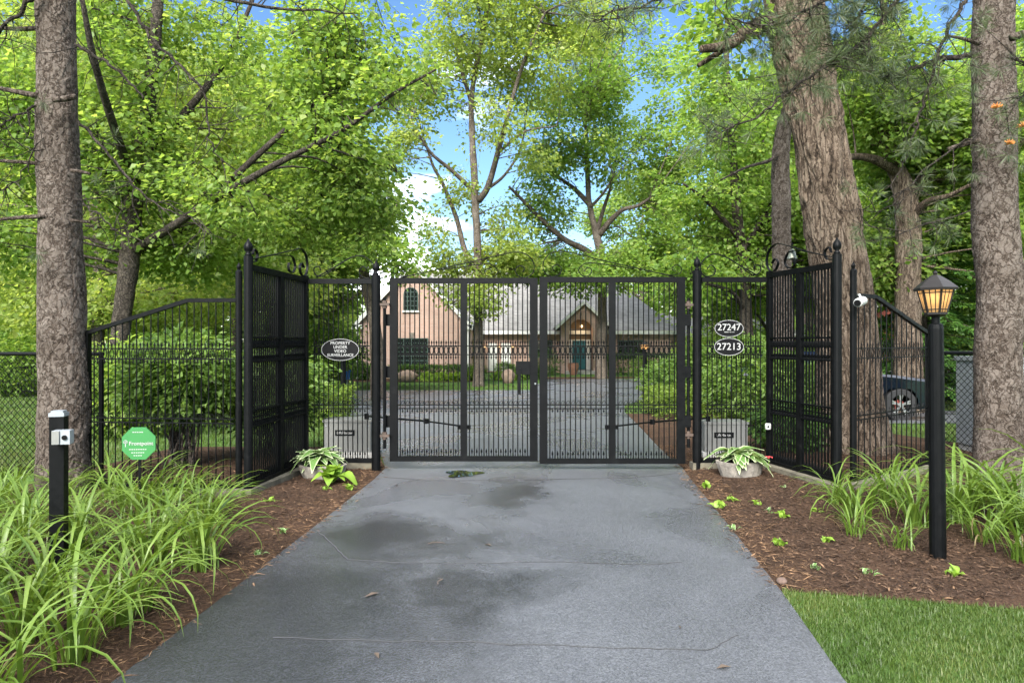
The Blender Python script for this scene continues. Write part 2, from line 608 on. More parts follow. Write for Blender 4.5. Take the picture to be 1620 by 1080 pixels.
M['leaf_yellow'] = leaf_mat('leaf_yellow', (0.145, 0.22, 0.046), (0.245, 0.325, 0.075), (0.35, 0.395, 0.12), trans=0.6)
M['leaf_lime'] = leaf_mat('leaf_lime', (0.1, 0.19, 0.036), (0.19, 0.305, 0.06), (0.3, 0.38, 0.105), trans=0.6)
M['leaf_dark'] = leaf_mat('leaf_dark', (0.03, 0.07, 0.014), (0.055, 0.12, 0.02), (0.11, 0.19, 0.035), trans=0.35)
M['leaf_shrub'] = leaf_mat('leaf_shrub', (0.065, 0.125, 0.028), (0.135, 0.225, 0.046), (0.22, 0.315, 0.08), trans=0.45)
M['leaf_hedge'] = leaf_mat('leaf_hedge', (0.08, 0.14, 0.02), (0.14, 0.21, 0.03), (0.21, 0.28, 0.05), trans=0.4)
M['needle'] = leaf_mat('needle', (0.03, 0.05, 0.022), (0.06, 0.085, 0.034), (0.115, 0.13, 0.06), trans=0.2)
M['needle_dead'] = leaf_mat('needle_dead', (0.1, 0.06, 0.03), (0.16, 0.11, 0.06), (0.22, 0.17, 0.1), trans=0.2)
M['spruce'] = leaf_mat('spruce', (0.02, 0.055, 0.012), (0.045, 0.11, 0.02), (0.1, 0.19, 0.03), trans=0.25)
M['daylily'] = leaf_mat('daylily', (0.0595, 0.1105, 0.0153), (0.1062, 0.1742, 0.0255), (0.1700, 0.2338, 0.0493), trans=0.35, rough=0.38)
M['grass'] = leaf_mat('grass', (0.0328, 0.0615, 0.0098), (0.0656, 0.1066, 0.0180), (0.1230, 0.1435, 0.0394), trans=0.35)
M['straw'] = leaf_mat('straw', (0.12, 0.085, 0.035), (0.18, 0.14, 0.06), (0.25, 0.2, 0.1), trans=0.3)
M['hosta'] = leaf_mat('hosta', (0.06, 0.125, 0.03), (0.095, 0.18, 0.042), (0.14, 0.235, 0.06), trans=0.25, edge=(0.42, 0.48, 0.28))
M['lime_plant'] = leaf_mat('lime_plant', (0.14, 0.24, 0.03), (0.2, 0.32, 0.04), (0.28, 0.38, 0.06), trans=0.35)
M['chip'] = leaf_mat('chip', (0.017, 0.0105, 0.007), (0.076, 0.046, 0.029), (0.24, 0.145, 0.08), trans=0.0, rough=0.85, spec=0.2)
M['brick'] = brick_mat('brick', (0.4100, 0.2501, 0.2009), (0.4756, 0.3075, 0.2501), (0.4592, 0.3936, 0.3444))
M['shingle'] = brick_mat('shingle', (0.185, 0.176, 0.168), (0.255, 0.243, 0.232), (0.12, 0.118, 0.115), 1.6)
M['white'] = simple('white_paint', (0.74, 0.74, 0.72), 0.5, 0.06, 3)
M['glass'] = glass_mat('window_glass', (0.012, 0.018, 0.017))
M['teal'] = simple('teal_paint', (0.03, 0.17, 0.2), 0.4, 0.1)
M['stone'] = simple('planter_stone', (0.19, 0.17, 0.145), 0.9, 0.4, 14, bmp=0.8, bscale=45)
M['curb'] = simple('edging', (0.09, 0.08, 0.057), 0.9, 0.5, 7, bmp=0.8, bscale=30)
M['opbox'] = simple('operator_paint', (0.155, 0.155, 0.145), 0.45, 0.1, 5)
M['plate_black'] = simple('plate_black', (0.003, 0.003, 0.0034), 0.5, 0.1, spec=0.15)
M['letter'] = simple('letter_white', (0.3, 0.3, 0.29), 0.5, 0.05)
M['sign_green'] = simple('sign_green', (0.026, 0.15, 0.038), 0.4, 0.06)
M['grey_metal'] = simple('grey_metal', (0.26, 0.28, 0.3), 0.45, 0.12, metal=0.3)
M['silver'] = simple('silver', (0.45, 0.46, 0.47), 0.3, 0.1, metal=0.8)
M['white_plastic'] = simple('white_plastic', (0.4, 0.4, 0.39), 0.35, 0.04)
M['car_paint'] = glass_mat('car_paint', (0.0035, 0.0055, 0.011), 0.06)
M['rubber'] = simple('rubber', (0.012, 0.012, 0.013), 0.8, 0.2)
M['car_light'] = glass_mat('car_light', (0.45, 0.47, 0.5), 0.1)
M['red'] = simple('red_siding', (0.22, 0.05, 0.035), 0.7, 0.15)
M['rust'] = simple('rusty_iron', (0.06, 0.04, 0.03), 0.75, 0.4, 20)
M['bronze'] = simple('lantern_bronze', (0.012, 0.01, 0.009), 0.5, 0.3, spec=0.25)
M['boulder'] = simple('boulder', (0.24, 0.17, 0.13), 0.9, 0.35, 4, bmp=0.8, bscale=12)
M['terracotta'] = simple('terracotta', (0.25, 0.12, 0.08), 0.85, 0.25)
M['blue'] = simple('blue_plastic', (0.02, 0.16, 0.55), 0.45, 0.1)
M['brass'] = simple('bell_metal', (0.14, 0.15, 0.12), 0.45, 0.25, metal=0.5)
M['orange'] = simple('orange_bud', (0.5, 0.2, 0.05), 0.8, 0.3)
M['flower'] = simple('red_petal', (0.35, 0.03, 0.03), 0.6, 0.2)
M['bulb'] = emit_mat('bulb_glow', (1.0, 0.66, 0.32), 0.38)
M['tan'] = simple('tan_plaster', (0.17, 0.12, 0.07), 0.8, 0.1)
M['concrete'] = simple('concrete', (0.36, 0.35, 0.33), 0.9, 0.2, 3)
M['grit'] = simple('grit', (0.045, 0.045, 0.046), 0.9, 0.3)
M['pebble'] = simple('pebble', (0.1, 0.065, 0.05), 0.9, 0.3, 20)
M['soil_twig'] = simple('dry_twig', (0.07, 0.05, 0.035), 0.9, 0.3)
m_, nt_, b_, o_ = mat('amber_glass')
tl = node(nt_, 'ShaderNodeBsdfTranslucent', ins={'Color': (0.98, 0.86, 0.68, 1)})
gl = node(nt_, 'ShaderNodeBsdfTransparent', ins={'Color': (1.0, 0.8, 0.55, 1)})
mxs = node(nt_, 'ShaderNodeMixShader', ins={0: 0.3})
lk(nt_, tl.outputs[0], mxs.inputs[1]); lk(nt_, gl.outputs[0], mxs.inputs[2])
b_.inputs['Base Color'].default_value = (0.7, 0.45, 0.2, 1)
b_.inputs['Roughness'].default_value = 0.15
mx2 = node(nt_, 'ShaderNodeMixShader', ins={0: 0.12})
lk(nt_, mxs.outputs[0], mx2.inputs[1]); lk(nt_, b_.outputs[0], mx2.inputs[2])
lk(nt_, mx2.outputs[0], o_.inputs['Surface'])
M['amber'] = m_
m_, nt_, b_, o_ = mat('puddle_water')
b_.inputs['Base Color'].default_value = (0.01, 0.011, 0.011, 1)
b_.inputs['Roughness'].default_value = 0.02
b_.inputs['Specular IOR Level'].default_value = 0.9
M['water'] = m_


# ------------------------------------------------------------------ ground, drive, beds
def sheet(name, rows, dz, mat_, nx, mound=0.0, sub=1):
    """rows: (y, xl, xr); smooth strips of nx columns following the ground"""
    ys = np.array([r[0] for r in rows]); L = np.array([r[1] for r in rows]); R = np.array([r[2] for r in rows])
    yy = []
    for a, b in zip(ys[:-1], ys[1:]):
        yy.extend(np.linspace(a, b, sub + 1)[:-1])
    yy.append(ys[-1])
    yy = np.array(yy)
    l, r = np.interp(yy, ys, L), np.interp(yy, ys, R)
    t = np.linspace(0, 1, nx + 1)
    X = l[:, None] + (r - l)[:, None] * t[None]
    Y = np.repeat(yy[:, None], nx + 1, 1)
    Z = gz_np(Y) + dz + mound * np.sin(PI * np.clip(t, 0, 1))[None] ** 0.5 * np.sin(PI * np.linspace(0, 1, len(yy)))[:, None] ** 0.5
    v = np.stack([X, Y, Z], -1).reshape(-1, 3)
    n = nx + 1
    i = np.arange(len(yy) - 1)[:, None] * n + np.arange(nx)[None]
    f = np.stack([i, i + 1, i + n + 1, i + n], -1).reshape(-1, 4)
    return link(name, np_mesh(name, v, f, mat_, smooth=True), kind='structure')


gy = sorted(set([-60, -20, -8] + list(np.arange(-4, 46, 1.0)) + [50, 60, 80, 120, 250, 600, 1000]))
sheet('ground', [(y, -700, 700) for y in gy], 0.0, M['lawn'], 60)

DRIVE = [(-12, -2.3, 1.9), (-4, -2.15, 1.55), (2.0, -1.92, 1.47), (3.14, -1.83, 1.53), (4.24, -1.76, 1.68), (6, -1.65, 1.86), (7.7, -1.56, 2.02), (8.4, -1.56, 2.1), (9.2, -1.75, 2.12),
         (10.5, -2.2, 2.2), (13, -2.9, 2.42), (17, -4.5, 2.8), (20, -6.5, 3.3), (22, -8, 4.0), (24, -9, 5.4), (26.5, -9.6, 9.5), (29.0, -9.8, 11), (30.2, -9.6, 11.2), (30.35, 0.8, 11.2),
         (33, 1.1, 10.5), (36, 1.5, 9.5), (39.3, 2.2, 8.5)]
sheet('driveway', DRIVE, 0.014, M['asphalt'], 40, sub=3)
sheet('parking_strip', [(13.6, 5.2, 30), (17.6, 5.2, 30)], 0.012, M['asphalt'], 20, sub=4)


def xl_at(y): return float(np.interp(y, [r[0] for r in DRIVE], [r[1] for r in DRIVE]))
def xr_at(y): return float(np.interp(y, [r[0] for r in DRIVE], [r[2] for r in DRIVE]))


BED_L = [(1.6, -4.2, xl_at(1.6) + 0.02), (3.0, -5.6, xl_at(3.0) + 0.02), (5, -5.6, xl_at(5) + 0.02), (6.5, -5.4, xl_at(6.5) + 0.02), (8.35, -5.2, xl_at(8.3) + 0.02), (10.2, -5.0, -2.05)]
BED_R = [(4.0, 2.95, 3.8), (4.3, 1.68, 5.0), (5, xr_at(5) - 0.02, 6.2), (6.5, xr_at(6.5) - 0.02, 6.4), (8.3, xr_at(8.3) - 0.02, 6.6), (10.5, 2.2, 7.0), (13, 2.42, 6.2), (16.5, 2.75, 5.4)]
sheet('mulch_bed', BED_L, 0.006, M['mulch'], 24, 0.05, 4)
sheet('mulch_bed', BED_R, 0.006, M['mulch'], 24, 0.05, 4)
sheet('island_bed', [(36.5, -9.3, -2.0), (39.9, -9.3, -2.0)], 0.008, M['mulch'], 8, 0.03)
sheet('entry_bed', [(39.2, 2.0, 3.8), (40.6, 2.0, 8.5), (41.5, 2.0, 9.0)], 0.02, M['mulch'], 8, 0.04)

# puddle by the gate, a film lying in a shallow hollow
pd = MB()
pp = []
for k in range(26):
    a = 2 * PI * k / 26
    rr = 1 + 0.22 * math.sin(3 * a + 1) + 0.14 * math.sin(5 * a)
    pp.append((-0.58 + 0.2 * rr * math.cos(a), 8.03 + 0.2 * rr * math.sin(a), 0.019))
pd.add(pp, [tuple(range(26))])
tag(pd.build('puddle', M['water']), kind='structure')

# ------------------------------------------------------------------ ironwork
PICKET = MB().tube([(0, 0, 0), (0, 0, 1)], 0.0068, 6).mesh('picket', M['iron'])
BAR = MB().box2((-0.007, -0.007, 0), (0.007, 0.007, 1)).mesh('picket', M['iron'])
rp = [(0.022 * math.cos(a), 0, 0.047 * math.sin(a)) for a in np.linspace(0, 2 * PI, 13)]
RING = MB().tube(rp, 0.0052, 4, cap=False).mesh('ring', M['iron'], smooth=True)


def spear(mb, x, z, up, h=0.07):
    s = 1 if up else -1
    mb.add([(x - 0.012, 0, z + s * h * 0.55), (x + 0.012, 0, z + s * h * 0.55), (x, -0.009, z + s * h * 0.55), (x, 0.009, z + s * h * 0.55), (x, 0, z + s * h), (x, 0, z + s * h * 0.25)],
           [(0, 2, 4), (2, 1, 4), (1, 3, 4), (3, 0, 4), (2, 0, 5), (1, 2, 5), (3, 1, 5), (0, 3, 5)])
    mb.bar((x, 0, z), (x, 0, z + s * h * 0.4), 0.008, 0.008, (0, 1, 0))


def spiral(c, r, turns, a0, sgn=1, n=22, r_end=0.12):
    res = []
    for i in range(n + 1):
        t = i / n
        rr = r * (1 - t * (1 - r_end))
        a = a0 + sgn * turns * 2 * PI * t
        res.append((c[0] + rr * math.cos(a), c[1], c[2] + rr * math.sin(a)))
    return res


def iron_panel(root, x0, x1, zb, top, spacing=0.06, z_off=0.0, pk=None):
    """pickets with two ornamental bands between local x0 and x1 (local y = 0); all children of root"""
    n = max(2, int(round((x1 - x0) / spacing)))
    dx_ = (x1 - x0) / n
    tf = top if callable(top) else (lambda x: top)
    rails, sp, sc = MB(), MB(), MB()
    zu, zl = 1.516 + z_off, 1.41 + z_off
    s1, s2 = 0.80 + z_off, 0.755 + z_off
    rails.bar((x0, 0, 0), (x1, 0, 0), 0.014, 0.012)
    brm = rails.mesh('band_rail', M['iron'])
    for z in (zu, zl, s1, s2):
        link('band_rail', brm, root, (0, 0, z))
    for i in range(n):
        xm = x0 + (i + 0.5) * dx_
        link('picket', pk or PICKET, root, (xm, 0, zb), None, (1, 1, tf(xm) - zb))
        xg = x0 + i * dx_
        if i:
            link('ring', RING, root, (xg, 0, (zu + zl) / 2))
            spear(sp, xg, zu, True); spear(sp, xg, zl, False, 0.06); spear(sp, xg, s2, False, 0.05); spear(sp, xg, zb, True, 0.1)
            sc.tube([(xg - 0.02, 0, s1 + 0.01), (xg - 0.012, 0, s1 + 0.035), (xg + 0.004, 0, s1 + 0.05), (xg + 0.02, 0, s1 + 0.04), (xg + 0.018, 0, s1 + 0.02), (xg + 0.006, 0, s1 + 0.02)], 0.0035, 3)
        spear(sp, xm, zu, True, 0.075); spear(sp, xm, zl, False, 0.055)
    link('spear_trim', sp.mesh('spear_trim', M['iron']), root, kind='stuff')
    link('scroll_trim', sc.mesh('scroll_trim', M['iron']), root, kind='stuff')


def lpart(root, name, mb, m='iron', smooth=False, **k):
    return link(name, mb.mesh(name, M[m], smooth=smooth), root, **k)


def finial(root, x, y, z, r=0.05):
    mb = MB().lathe([(r * 0.7, 0), (r * 0.75, 0.02), (r * 0.4, 0.035), (r * 0.9, 0.06), (r * 1.0, 0.09), (r * 0.8, 0.125), (r * 0.35, 0.15), (0.004, 0.175)], 12, (x, y, z))
    return lpart(root, 'finial', mb, smooth=True)


GY = 8.3
# --- the two gate leaves
def gate_leaf(x0, x1, zb, zt, label, flip):
    t = thing('gate_leaf', label, 'gate', (x0, GY, 0), 'driveway gate leaves')
    W = x1 - x0
    s = 0.095
    fr = MB()
    fr.box2((0, -0.03, zb), (s, 0.03, zt)); fr.box2((W - s, -0.03, zb), (W, 0.03, zt))
    fr.box2((s, -0.028, zt - 0.065), (W - s, 0.028, zt)); fr.box2((s, -0.028, zb), (W - s, 0.028, zb + 0.06))
    lpart(t, 'frame', fr)
    mid = W / 2 + (0.0)
    lpart(t, 'mullion', MB().box2((mid - 0.04, -0.027, zb + 0.06), (mid + 0.04, 0.027, zt - 0.065)))
    iron_panel(t, s, mid - 0.04, zb + 0.06, zt - 0.06)
    iron_panel(t, mid + 0.04, W - s, zb + 0.06, zt - 0.06)
    # scrollwork standing on the top rail; u runs from the hinge side (0) to the meeting side (W)
    def U(u): return u if not flip else W - u
    z = zt
    def q(pts): return [(U(a), 0, z + b) for a, b in pts]
    k = W / 1.79
    big = smooth_path(q([(0.12 * k, 0.0), (0.55 * k, 0.1), (1.0 * k, 0.2), (1.35 * k, 0.285), (1.55 * k, 0.315), (1.68 * k, 0.27), (1.745 * k, 0.17), (1.73 * k, 0.06), (1.64 * k, 0.005), (1.55 * k, 0.03), (1.52 * k, 0.1), (1.57 * k, 0.15), (1.63 * k, 0.12), (1.61 * k, 0.07)]), 4)
    lpart(t, 'scroll_rod', MB().tube(big, 0.0065, 6), smooth=True)
    sml = smooth_path(q([(0.62 * k, 0.1), (0.9 * k, 0.14), (1.12 * k, 0.17), (1.24 * k, 0.16), (1.31 * k, 0.08), (1.25 * k, 0.012), (1.17 * k, 0.03), (1.15 * k, 0.09), (1.2 * k, 0.115), (1.235 * k, 0.075)]), 4)
    lpart(t, 'scroll_rod', MB().tube(sml, 0.006, 6), smooth=True)
    hook = smooth_path(q([(0.3 * k, 0.045), (0.16 * k, 0.02), (0.06 * k, 0.05), (0.04 * k, 0.11), (0.1 * k, 0.15), (0.16 * k, 0.1), (0.11 * k, 0.075)]), 4)
    lpart(t, 'scroll_rod', MB().tube(hook, 0.0055, 6), smooth=True)
    return t, W


gl1, W1 = gate_leaf(-1.483, 0.312, 0.118, 2.34, 'gate leaf with the lock box and drop handle on its meeting stile', False)
gl2, W2 = gate_leaf(0.335, 2.1, 0.088, 2.352, 'gate leaf without a lock, hung from the post next to the house numbers', True)
lpart(gl1, 'lock_box', MB().box2((1.53, -0.05, 1.17), (1.70, -0.031, 1.33)).box2((1.555, -0.075, 0.93), (1.59, -0.045, 1.25)))
lpart(gl1, 'lock_bolt', MB().lathe([(0.011, 0), (0.011, 0.02)], 10, (W1 - 0.03, -0.04, 1.05)), 'silver')
for t, W_, sd in ((gl1, W1, 0), (gl2, W2, 1)):
    for z in (0.6, 1.2, 1.83):
        x = 0 if sd == 0 else W_
        sg = -1 if sd == 0 else 1
        lpart(t, 'hinge_strap', MB().box2((x, -0.025, z - 0.07), (x + sg * 0.07, 0.025, z + 0.07)))
    lpart(t, 'arm_bracket', MB().box2((W_ / 2 - 0.08, 0.03, 0.5), (W_ / 2 + 0.08, 0.06, 0.55)), 'iron')

# --- posts of the gate
for x, zt, yb, lab in ((-1.637, 2.37, 8.22, 'gate post beside the surveillance sign panel, ball finial on top'), (2.25, 2.43, 8.3, 'gate post beside the house number panel, standing on an edging block')):
    t = thing('gate_post', lab, 'post', (x, yb, 0), 'gate posts')
    lpart(t, 'shaft', MB().lathe([(0.054, -0.05), (0.054, zt)], 16), smooth=False)
    finial(t, 0, 0, zt, 0.042)
    sg = 1 if x < 0 else -1
    hr = MB().tube([(sg * 0.1, 0.02, 0.28), (sg * 0.1, 0.02, 2.1)], 0.02, 8)
    lpart(t, 'hinge_rod', hr)
    for z in (0.42, 2.0):
        lpart(t, 'hinge_collar', MB().box2((sg * 0.03, -0.02, z), (sg * 0.16, 0.04, z + 0.03)).lathe([(0.03, -0.03), (0.03, 0.06)], 8, (sg * 0.1, 0.02, z)), 'rust')

# --- fixed panels either side of the gate
def fixed_panel(x0, x1, zt, lab, flip):
    t = thing('fence_panel', lab, 'fence', (x0, GY, 0), 'fixed panels beside the gate')
    W = x1 - x0
    lpart(t, 'top_rail', MB().box2((0.0, -0.025, zt - 0.06), (W, 0.025, zt)))
    lpart(t, 'bottom_rail', MB().box2((0, -0.025, 0.1), (W, 0.025, 0.15)))
    iron_panel(t, 0.04, W - 0.04, 0.15, zt - 0.05)
    def q(pts): return [((u if not flip else W - u), 0, zt + b) for u, b in pts]
    # u from the wing side (0) to the gate post (W)
    lpart(t, 'scroll_rod', MB().tube(smooth_path(q([(0.1, 0.02), (0.3, 0.13), (0.5, 0.25), (0.65, 0.28), (0.77, 0.2), (0.8, 0.09), (0.74, 0.01), (0.64, 0.03), (0.62, 0.1), (0.67, 0.15), (0.72, 0.1)]), 4), 0.008, 6), smooth=True)
    lpart(t, 'scroll_rod', MB().tube(smooth_path(q([(0.28, 0.1), (0.16, 0.03), (0.08, 0.06), (0.07, 0.13), (0.13, 0.15), (0.15, 0.1)]), 4), 0.007, 6), smooth=True)
    return t


fixed_panel(-2.475, -1.69, 2.33, 'narrow picket panel carrying the oval surveillance sign', False)
fixed_panel(2.305, 3.09, 2.35, 'narrow picket panel carrying the two oval house numbers', True)


# --- splayed wing panels
def wing(p_far, p_near, zt, lab, mirror):
    pf, pn = Vector(p_far), Vector(p_near)
    d = pn - pf
    L = d.length
    t = thing('wing_panel', lab, 'fence', (pf.x, pf.y, 0), 'splayed wing panels')
    zb = 0.14
    fr = MB()
    fr.box2((0, -0.03, 0.02), (0.06, 0.03, zt + 0.02))
    fr.box2((0.06, -0.026, zt - 0.06), (L - 0.05, 0.026, zt)); fr.box2((0.06, -0.026, zb - 0.06), (L - 0.05, 0.026, zb))
    lpart(t, 'frame', fr)
    mid = L / 2
    lpart(t, 'mullion', MB().box2((mid - 0.035, -0.027, zb), (mid + 0.035, 0.027, zt - 0.06)))
    iron_panel(t, 0.06, mid - 0.035, zb, zt - 0.05, 0.05, pk=BAR)
    iron_panel(t, mid + 0.035, L - 0.06, zb, zt - 0.05, 0.05, pk=BAR)
    for z in (1.60, 1.36, 0.86, 0.7):
        lpart(t, 'cross_rail', MB().box2((0.06, -0.02, z), (mid - 0.035, 0.02, z + 0.02)))
        lpart(t, 'cross_rail', MB().box2((mid + 0.035, -0.02, z), (L - 0.06, 0.02, z + 0.02)))
    lpart(t, 'post', MB().lathe([(0.046, -0.02), (0.046, zt + 0.08)], 14, (L, 0, 0)))
    finial(t, L, 0, zt + 0.08, 0.045)
    # strap-iron scroll: u from the far end (0) to the near post (L)
    def q(pts): return [(u, 0, zt + b) for u, b in pts]
    lpart(t, 'strap_scroll', MB().strip(smooth_path(q([(L - 0.08, 0.06), (L * 0.6, 0.17), (0.35, 0.29), (0.16, 0.33), (0.02, 0.27), (-0.03, 0.14), (0.03, 0.03), (0.14, 0.02), (0.2, 0.1), (0.14, 0.16), (0.08, 0.11)]), 5), 0.03, 0.008), smooth=False)
    lpart(t, 'strap_scroll', MB().strip(smooth_path(q([(L * 0.62, 0.16), (0.55, 0.2), (0.4, 0.2), (0.33, 0.1), (0.4, 0.02), (0.5, 0.04), (0.5, 0.12), (0.44, 0.12)]), 5), 0.03, 0.008))
    lpart(t, 'strap_scroll', MB().strip(smooth_path(q([(L - 0.05, 0.03), (L - 0.16, 0.05), (L - 0.19, 0.13), (L - 0.12, 0.17), (L - 0.09, 0.11)]), 5), 0.03, 0.008))
    t.rotation_euler = (0, 0, math.atan2(d.y, d.x))
    return t


wing((-2.5, 8.3), (-2.645, 6.85), 2.345, 'tall wing panel standing on the timber edging near the leafy shrub', False)
wing((3.115, 8.3), (3.39, 7.12), 2.40, 'tall wing panel with the small bell on top, in front of the oak', True)


# --- low sloping fences
def low_fence(x_dir, p0, p1, prof, lab, post_h, spacing):
    a, b = Vector(p0), Vector(p1)
    d = b - a
    L = d.length
    t = thing('ornamental_fence', lab, 'fence', (a.x, a.y, 0), 'low sloping fences')
    lpart(t, 'post', MB().lathe([(0.034, -0.02), (0.034, post_h), (0.015, post_h + 0.02), (0.024, post_h + 0.05), (0.004, post_h + 0.09)], 10))
    xs = [p[0] * L for p in prof]; zs = [p[1] for p in prof]
    tr = MB()
    for i in range(len(prof) - 1):
        tr.bar((xs[i], 0, zs[i]), (xs[i + 1], 0, zs[i + 1]), 0.04, 0.045, (0, 1, 0))
    lpart(t, 'top_rail', tr)
    lpart(t, 'end_post', MB().box2((L - 0.03, -0.03, 0), (L + 0.03, 0.03, zs[-1] + 0.02)))
    lpart(t, 'bottom_rail', MB().box2((0.03, -0.02, 0.07), (L - 0.03, 0.02, 0.11)))
    iron_panel(t, 0.05, L - 0.04, 0.11, lambda x: float(np.interp(x, xs, zs)), spacing, -0.02)
    t.rotation_euler = (0, 0, math.atan2(d.y, d.x))
    return t


low_fence(-1, (-2.78, 6.95), (-4.42, 7.1), [(0, 1.99), (0.33, 1.99), (1, 1.66)], 'low picket fence sloping down to the pine trunk beside the green sign', 2.28, 0.078)
low_fence(1, (3.6, 7.2), (5.1, 8.35), [(0, 2.06), (0.26, 2.06), (1, 1.66)], 'low picket fence sloping down to the lamp post, camera on its rail', 2.32, 0.13)


# --- chain-link fences
def chain_link(a, b, h, lab, n_posts, pitch=0.075):
    a, b = Vector(a), Vector(b)
    d = b - a
    L = d.length
    t = thing('chain_link_fence', lab, 'fence', (a.x, a.y, 0), 'black chain-link fences')
    lpart(t, 'top_rail', MB().tube([(0, 0, h), (L, 0, h)], 0.022, 8))
    for i in range(n_posts):
        x = L * i / (n_posts - 1)
        lpart(t, 'post', MB().lathe([(0.026, -0.05), (0.026, h - 0.02)], 8, (x, 0.03, 0)))
    wv = MB()
    r = 0.0024
    z0, z1 = 0.03, h - 0.01
    H = z1 - z0
    k = 1.0
    x = -H
    while x < L:
        for s in (0, 1):
            # a straight run of wire clipped to the fence
            xa, xb = x, x + H
            za, zb_ = (z0, z1) if s == 0 else (z1, z0)
            ta, tb = 0.0, 1.0
            if xa < 0: ta = (0 - xa) / H
            if xb > L: tb = (L - xa) / H
            if tb - ta > 0.02:
                wv.bar((xa + H * ta, 0.0022 * (1 - 2 * s), za + (zb_ - za) * ta), (xa + H * tb, 0.0022 * (1 - 2 * s), za + (zb_ - za) * tb), 2 * r, 2 * r, (0, 1, 0))
        x += pitch * 1.05
    lpart(t, 'wire_mesh', wv, kind='stuff')
    t.rotation_euler = (0, 0, math.atan2(d.y, d.x))
    return t


chain_link((-4.55, 7.6), (-9.5, 8.3), 1.43, 'chain-link fence running past the pine trunk beside the lilies', 3)
chain_link((5.2, 8.38), (11.5, 8.75), 1.43, 'chain-link fence behind the lamp post and the thick pine', 4)

# --- edging under the ironwork
for pts, lab in (([(-4.0, 6.72), (-2.66, 6.78), (-2.4, 8.32), (-1.62, 8.36)], 'weathered edging board under the shrub side wing'), ([(2.18, 8.32), (3.05, 8.36), (3.36, 6.98), (4.2, 7.5), (5.0, 8.1)], 'weathered edging board under the oak side wing')):
    a = Vector((*pts[0], 0))
    t = thing('edging_board', lab, 'edging', (a.x, a.y, 0), 'edging boards')
    for p, q_ in zip(pts[:-1], pts[1:]):
        u = (Vector(q_) - Vector(p)).normalized() * 0.004
        mb = MB().bar((p[0] + u.x, p[1] + u.y, 0.035), (q_[0] - u.x, q_[1] - u.y, 0.035), 0.14, 0.13)
        mb.build('board', M['curb'], t)

# ------------------------------------------------------------------ signs and small fittings
def text_part(root, txt, size, loc, m='letter', bold=0.0, name='lettering', depth=0.002, rotz=0, sx=1.0):
    cu = bpy.data.curves.new(name, 'FONT')
    cu.body = txt; cu.size = size; cu.align_x = 'CENTER'; cu.align_y = 'CENTER'
    cu.extrude = depth; cu.offset = bold; cu.resolution_u = 3
    o = bpy.data.objects.new(name, cu)
    COL.objects.link(o)
    dg = bpy.context.evaluated_depsgraph_get()
    me = bpy.data.meshes.new_from_object(o.evaluated_get(dg))
    bpy.data.objects.remove(o)
    me.name = name
    me.materials.clear(); me.materials.append(M[m])
    return link(name, me, root, loc, (PI / 2, 0, rotz), (sx, 1, 1))


def oval_sign(px, py, wpx, hpx, Y, lab, lines, size, small=False):
    c = P(px, py, Y)
    t = thing('oval_sign', lab, 'sign', c, 'oval plaques on the fence')
    a, b = wpx / 2 * Y / 1080, hpx / 2 * Y / 1080
    def ell(sa, sb, n=40): return [(sa * math.cos(2 * PI * i / n), sb * math.sin(2 * PI * i / n)) for i in range(n)]
    lpart(t, 'plate', MB().prism(ell(a, b), -0.006, 0.006), 'plate_black')
    rim = MB()
    n = 40
    for i in range(n):
        p, q_ = ell(a - 0.004, b - 0.004)[i], ell(a - 0.004, b - 0.004)[(i + 1) % n]
        rim.bar((p[0], -0.008, p[1]), (q_[0], -0.008, q_[1]), 0.005, 0.0045, (0, 1, 0))
    lpart(t, 'rim', rim, 'letter')
    for tx, dz, sz in lines:
        text_part(t, tx, sz, (0, -0.0085, dz), bold=0.0006)
    if small:
        lpart(t, 'small_print', MB().box2((-0.06, -0.009, -0.047), (-0.005, -0.007, -0.04)).box2((0.005, -0.009, -0.046), (0.03, -0.007, -0.041)).box2((0.036, -0.009, -0.046), (0.065, -0.007, -0.041)), 'letter')
    lpart(t, 'bolt', MB().tube([(0, 0.006, 0), (0, 0.03, 0)], 0.008, 6), 'iron')


oval_sign(538.5, 553, 60, 35, 8.22, 'black oval sign warning of video surveillance', [('PROPERTY', 0.078, 0.05), ('UNDER', 0.03, 0.05), ('VIDEO', -0.018, 0.05), ('SURVEILLANCE', -0.066, 0.047)], 0.1)
oval_sign(1153, 519.5, 46, 27, 8.22, 'black oval plaque numbered 27247 above the other number', [('27247', 0.012, 0.112)], 0.1, True)
oval_sign(1153, 548.5, 47, 28, 8.22, 'black oval plaque numbered 27213, the lower of the pair', [('27213', 0.0, 0.118)], 0.1)

# green octagonal yard sign
c = P(220, 701, 6.35)
t = thing('yard_sign', 'green octagonal security sign on a stake among the lilies', 'sign', (c.x, c.y, 0))
R8 = 0.162
oc = [(R8 * math.cos(PI / 8 + i * PI / 4), c.z + R8 * math.sin(PI / 8 + i * PI / 4)) for i in range(8)]
lpart(t, 'plate', MB().prism(oc, -0.008, 0.008), 'sign_green')
lpart(t, 'stake', MB().box2((-0.012, 0.009, -0.1), (0.012, 0.02, c.z + 0.1)), 'iron')
text_part(t, 'Frontpoint', 0.05, (0.022, -0.009, c.z), bold=0.0004)
lpart(t, 'logo', MB().tube([(-0.117 + 0.017 * math.cos(a), -0.01, c.z + 0.012 + 0.017 * math.sin(a)) for a in np.linspace(-0.6, PI + 0.6, 10)], 0.003, 4).tube([(-0.117 + 0.008 * math.cos(a), -0.01, c.z + 0.008 + 0.008 * math.sin(a)) for a in np.linspace(0, 2 * PI, 9)], 0.003, 4).box2((-0.1205, -0.011, c.z - 0.03), (-0.1135, -0.009, c.z)), 'letter')
sp_ = MB()
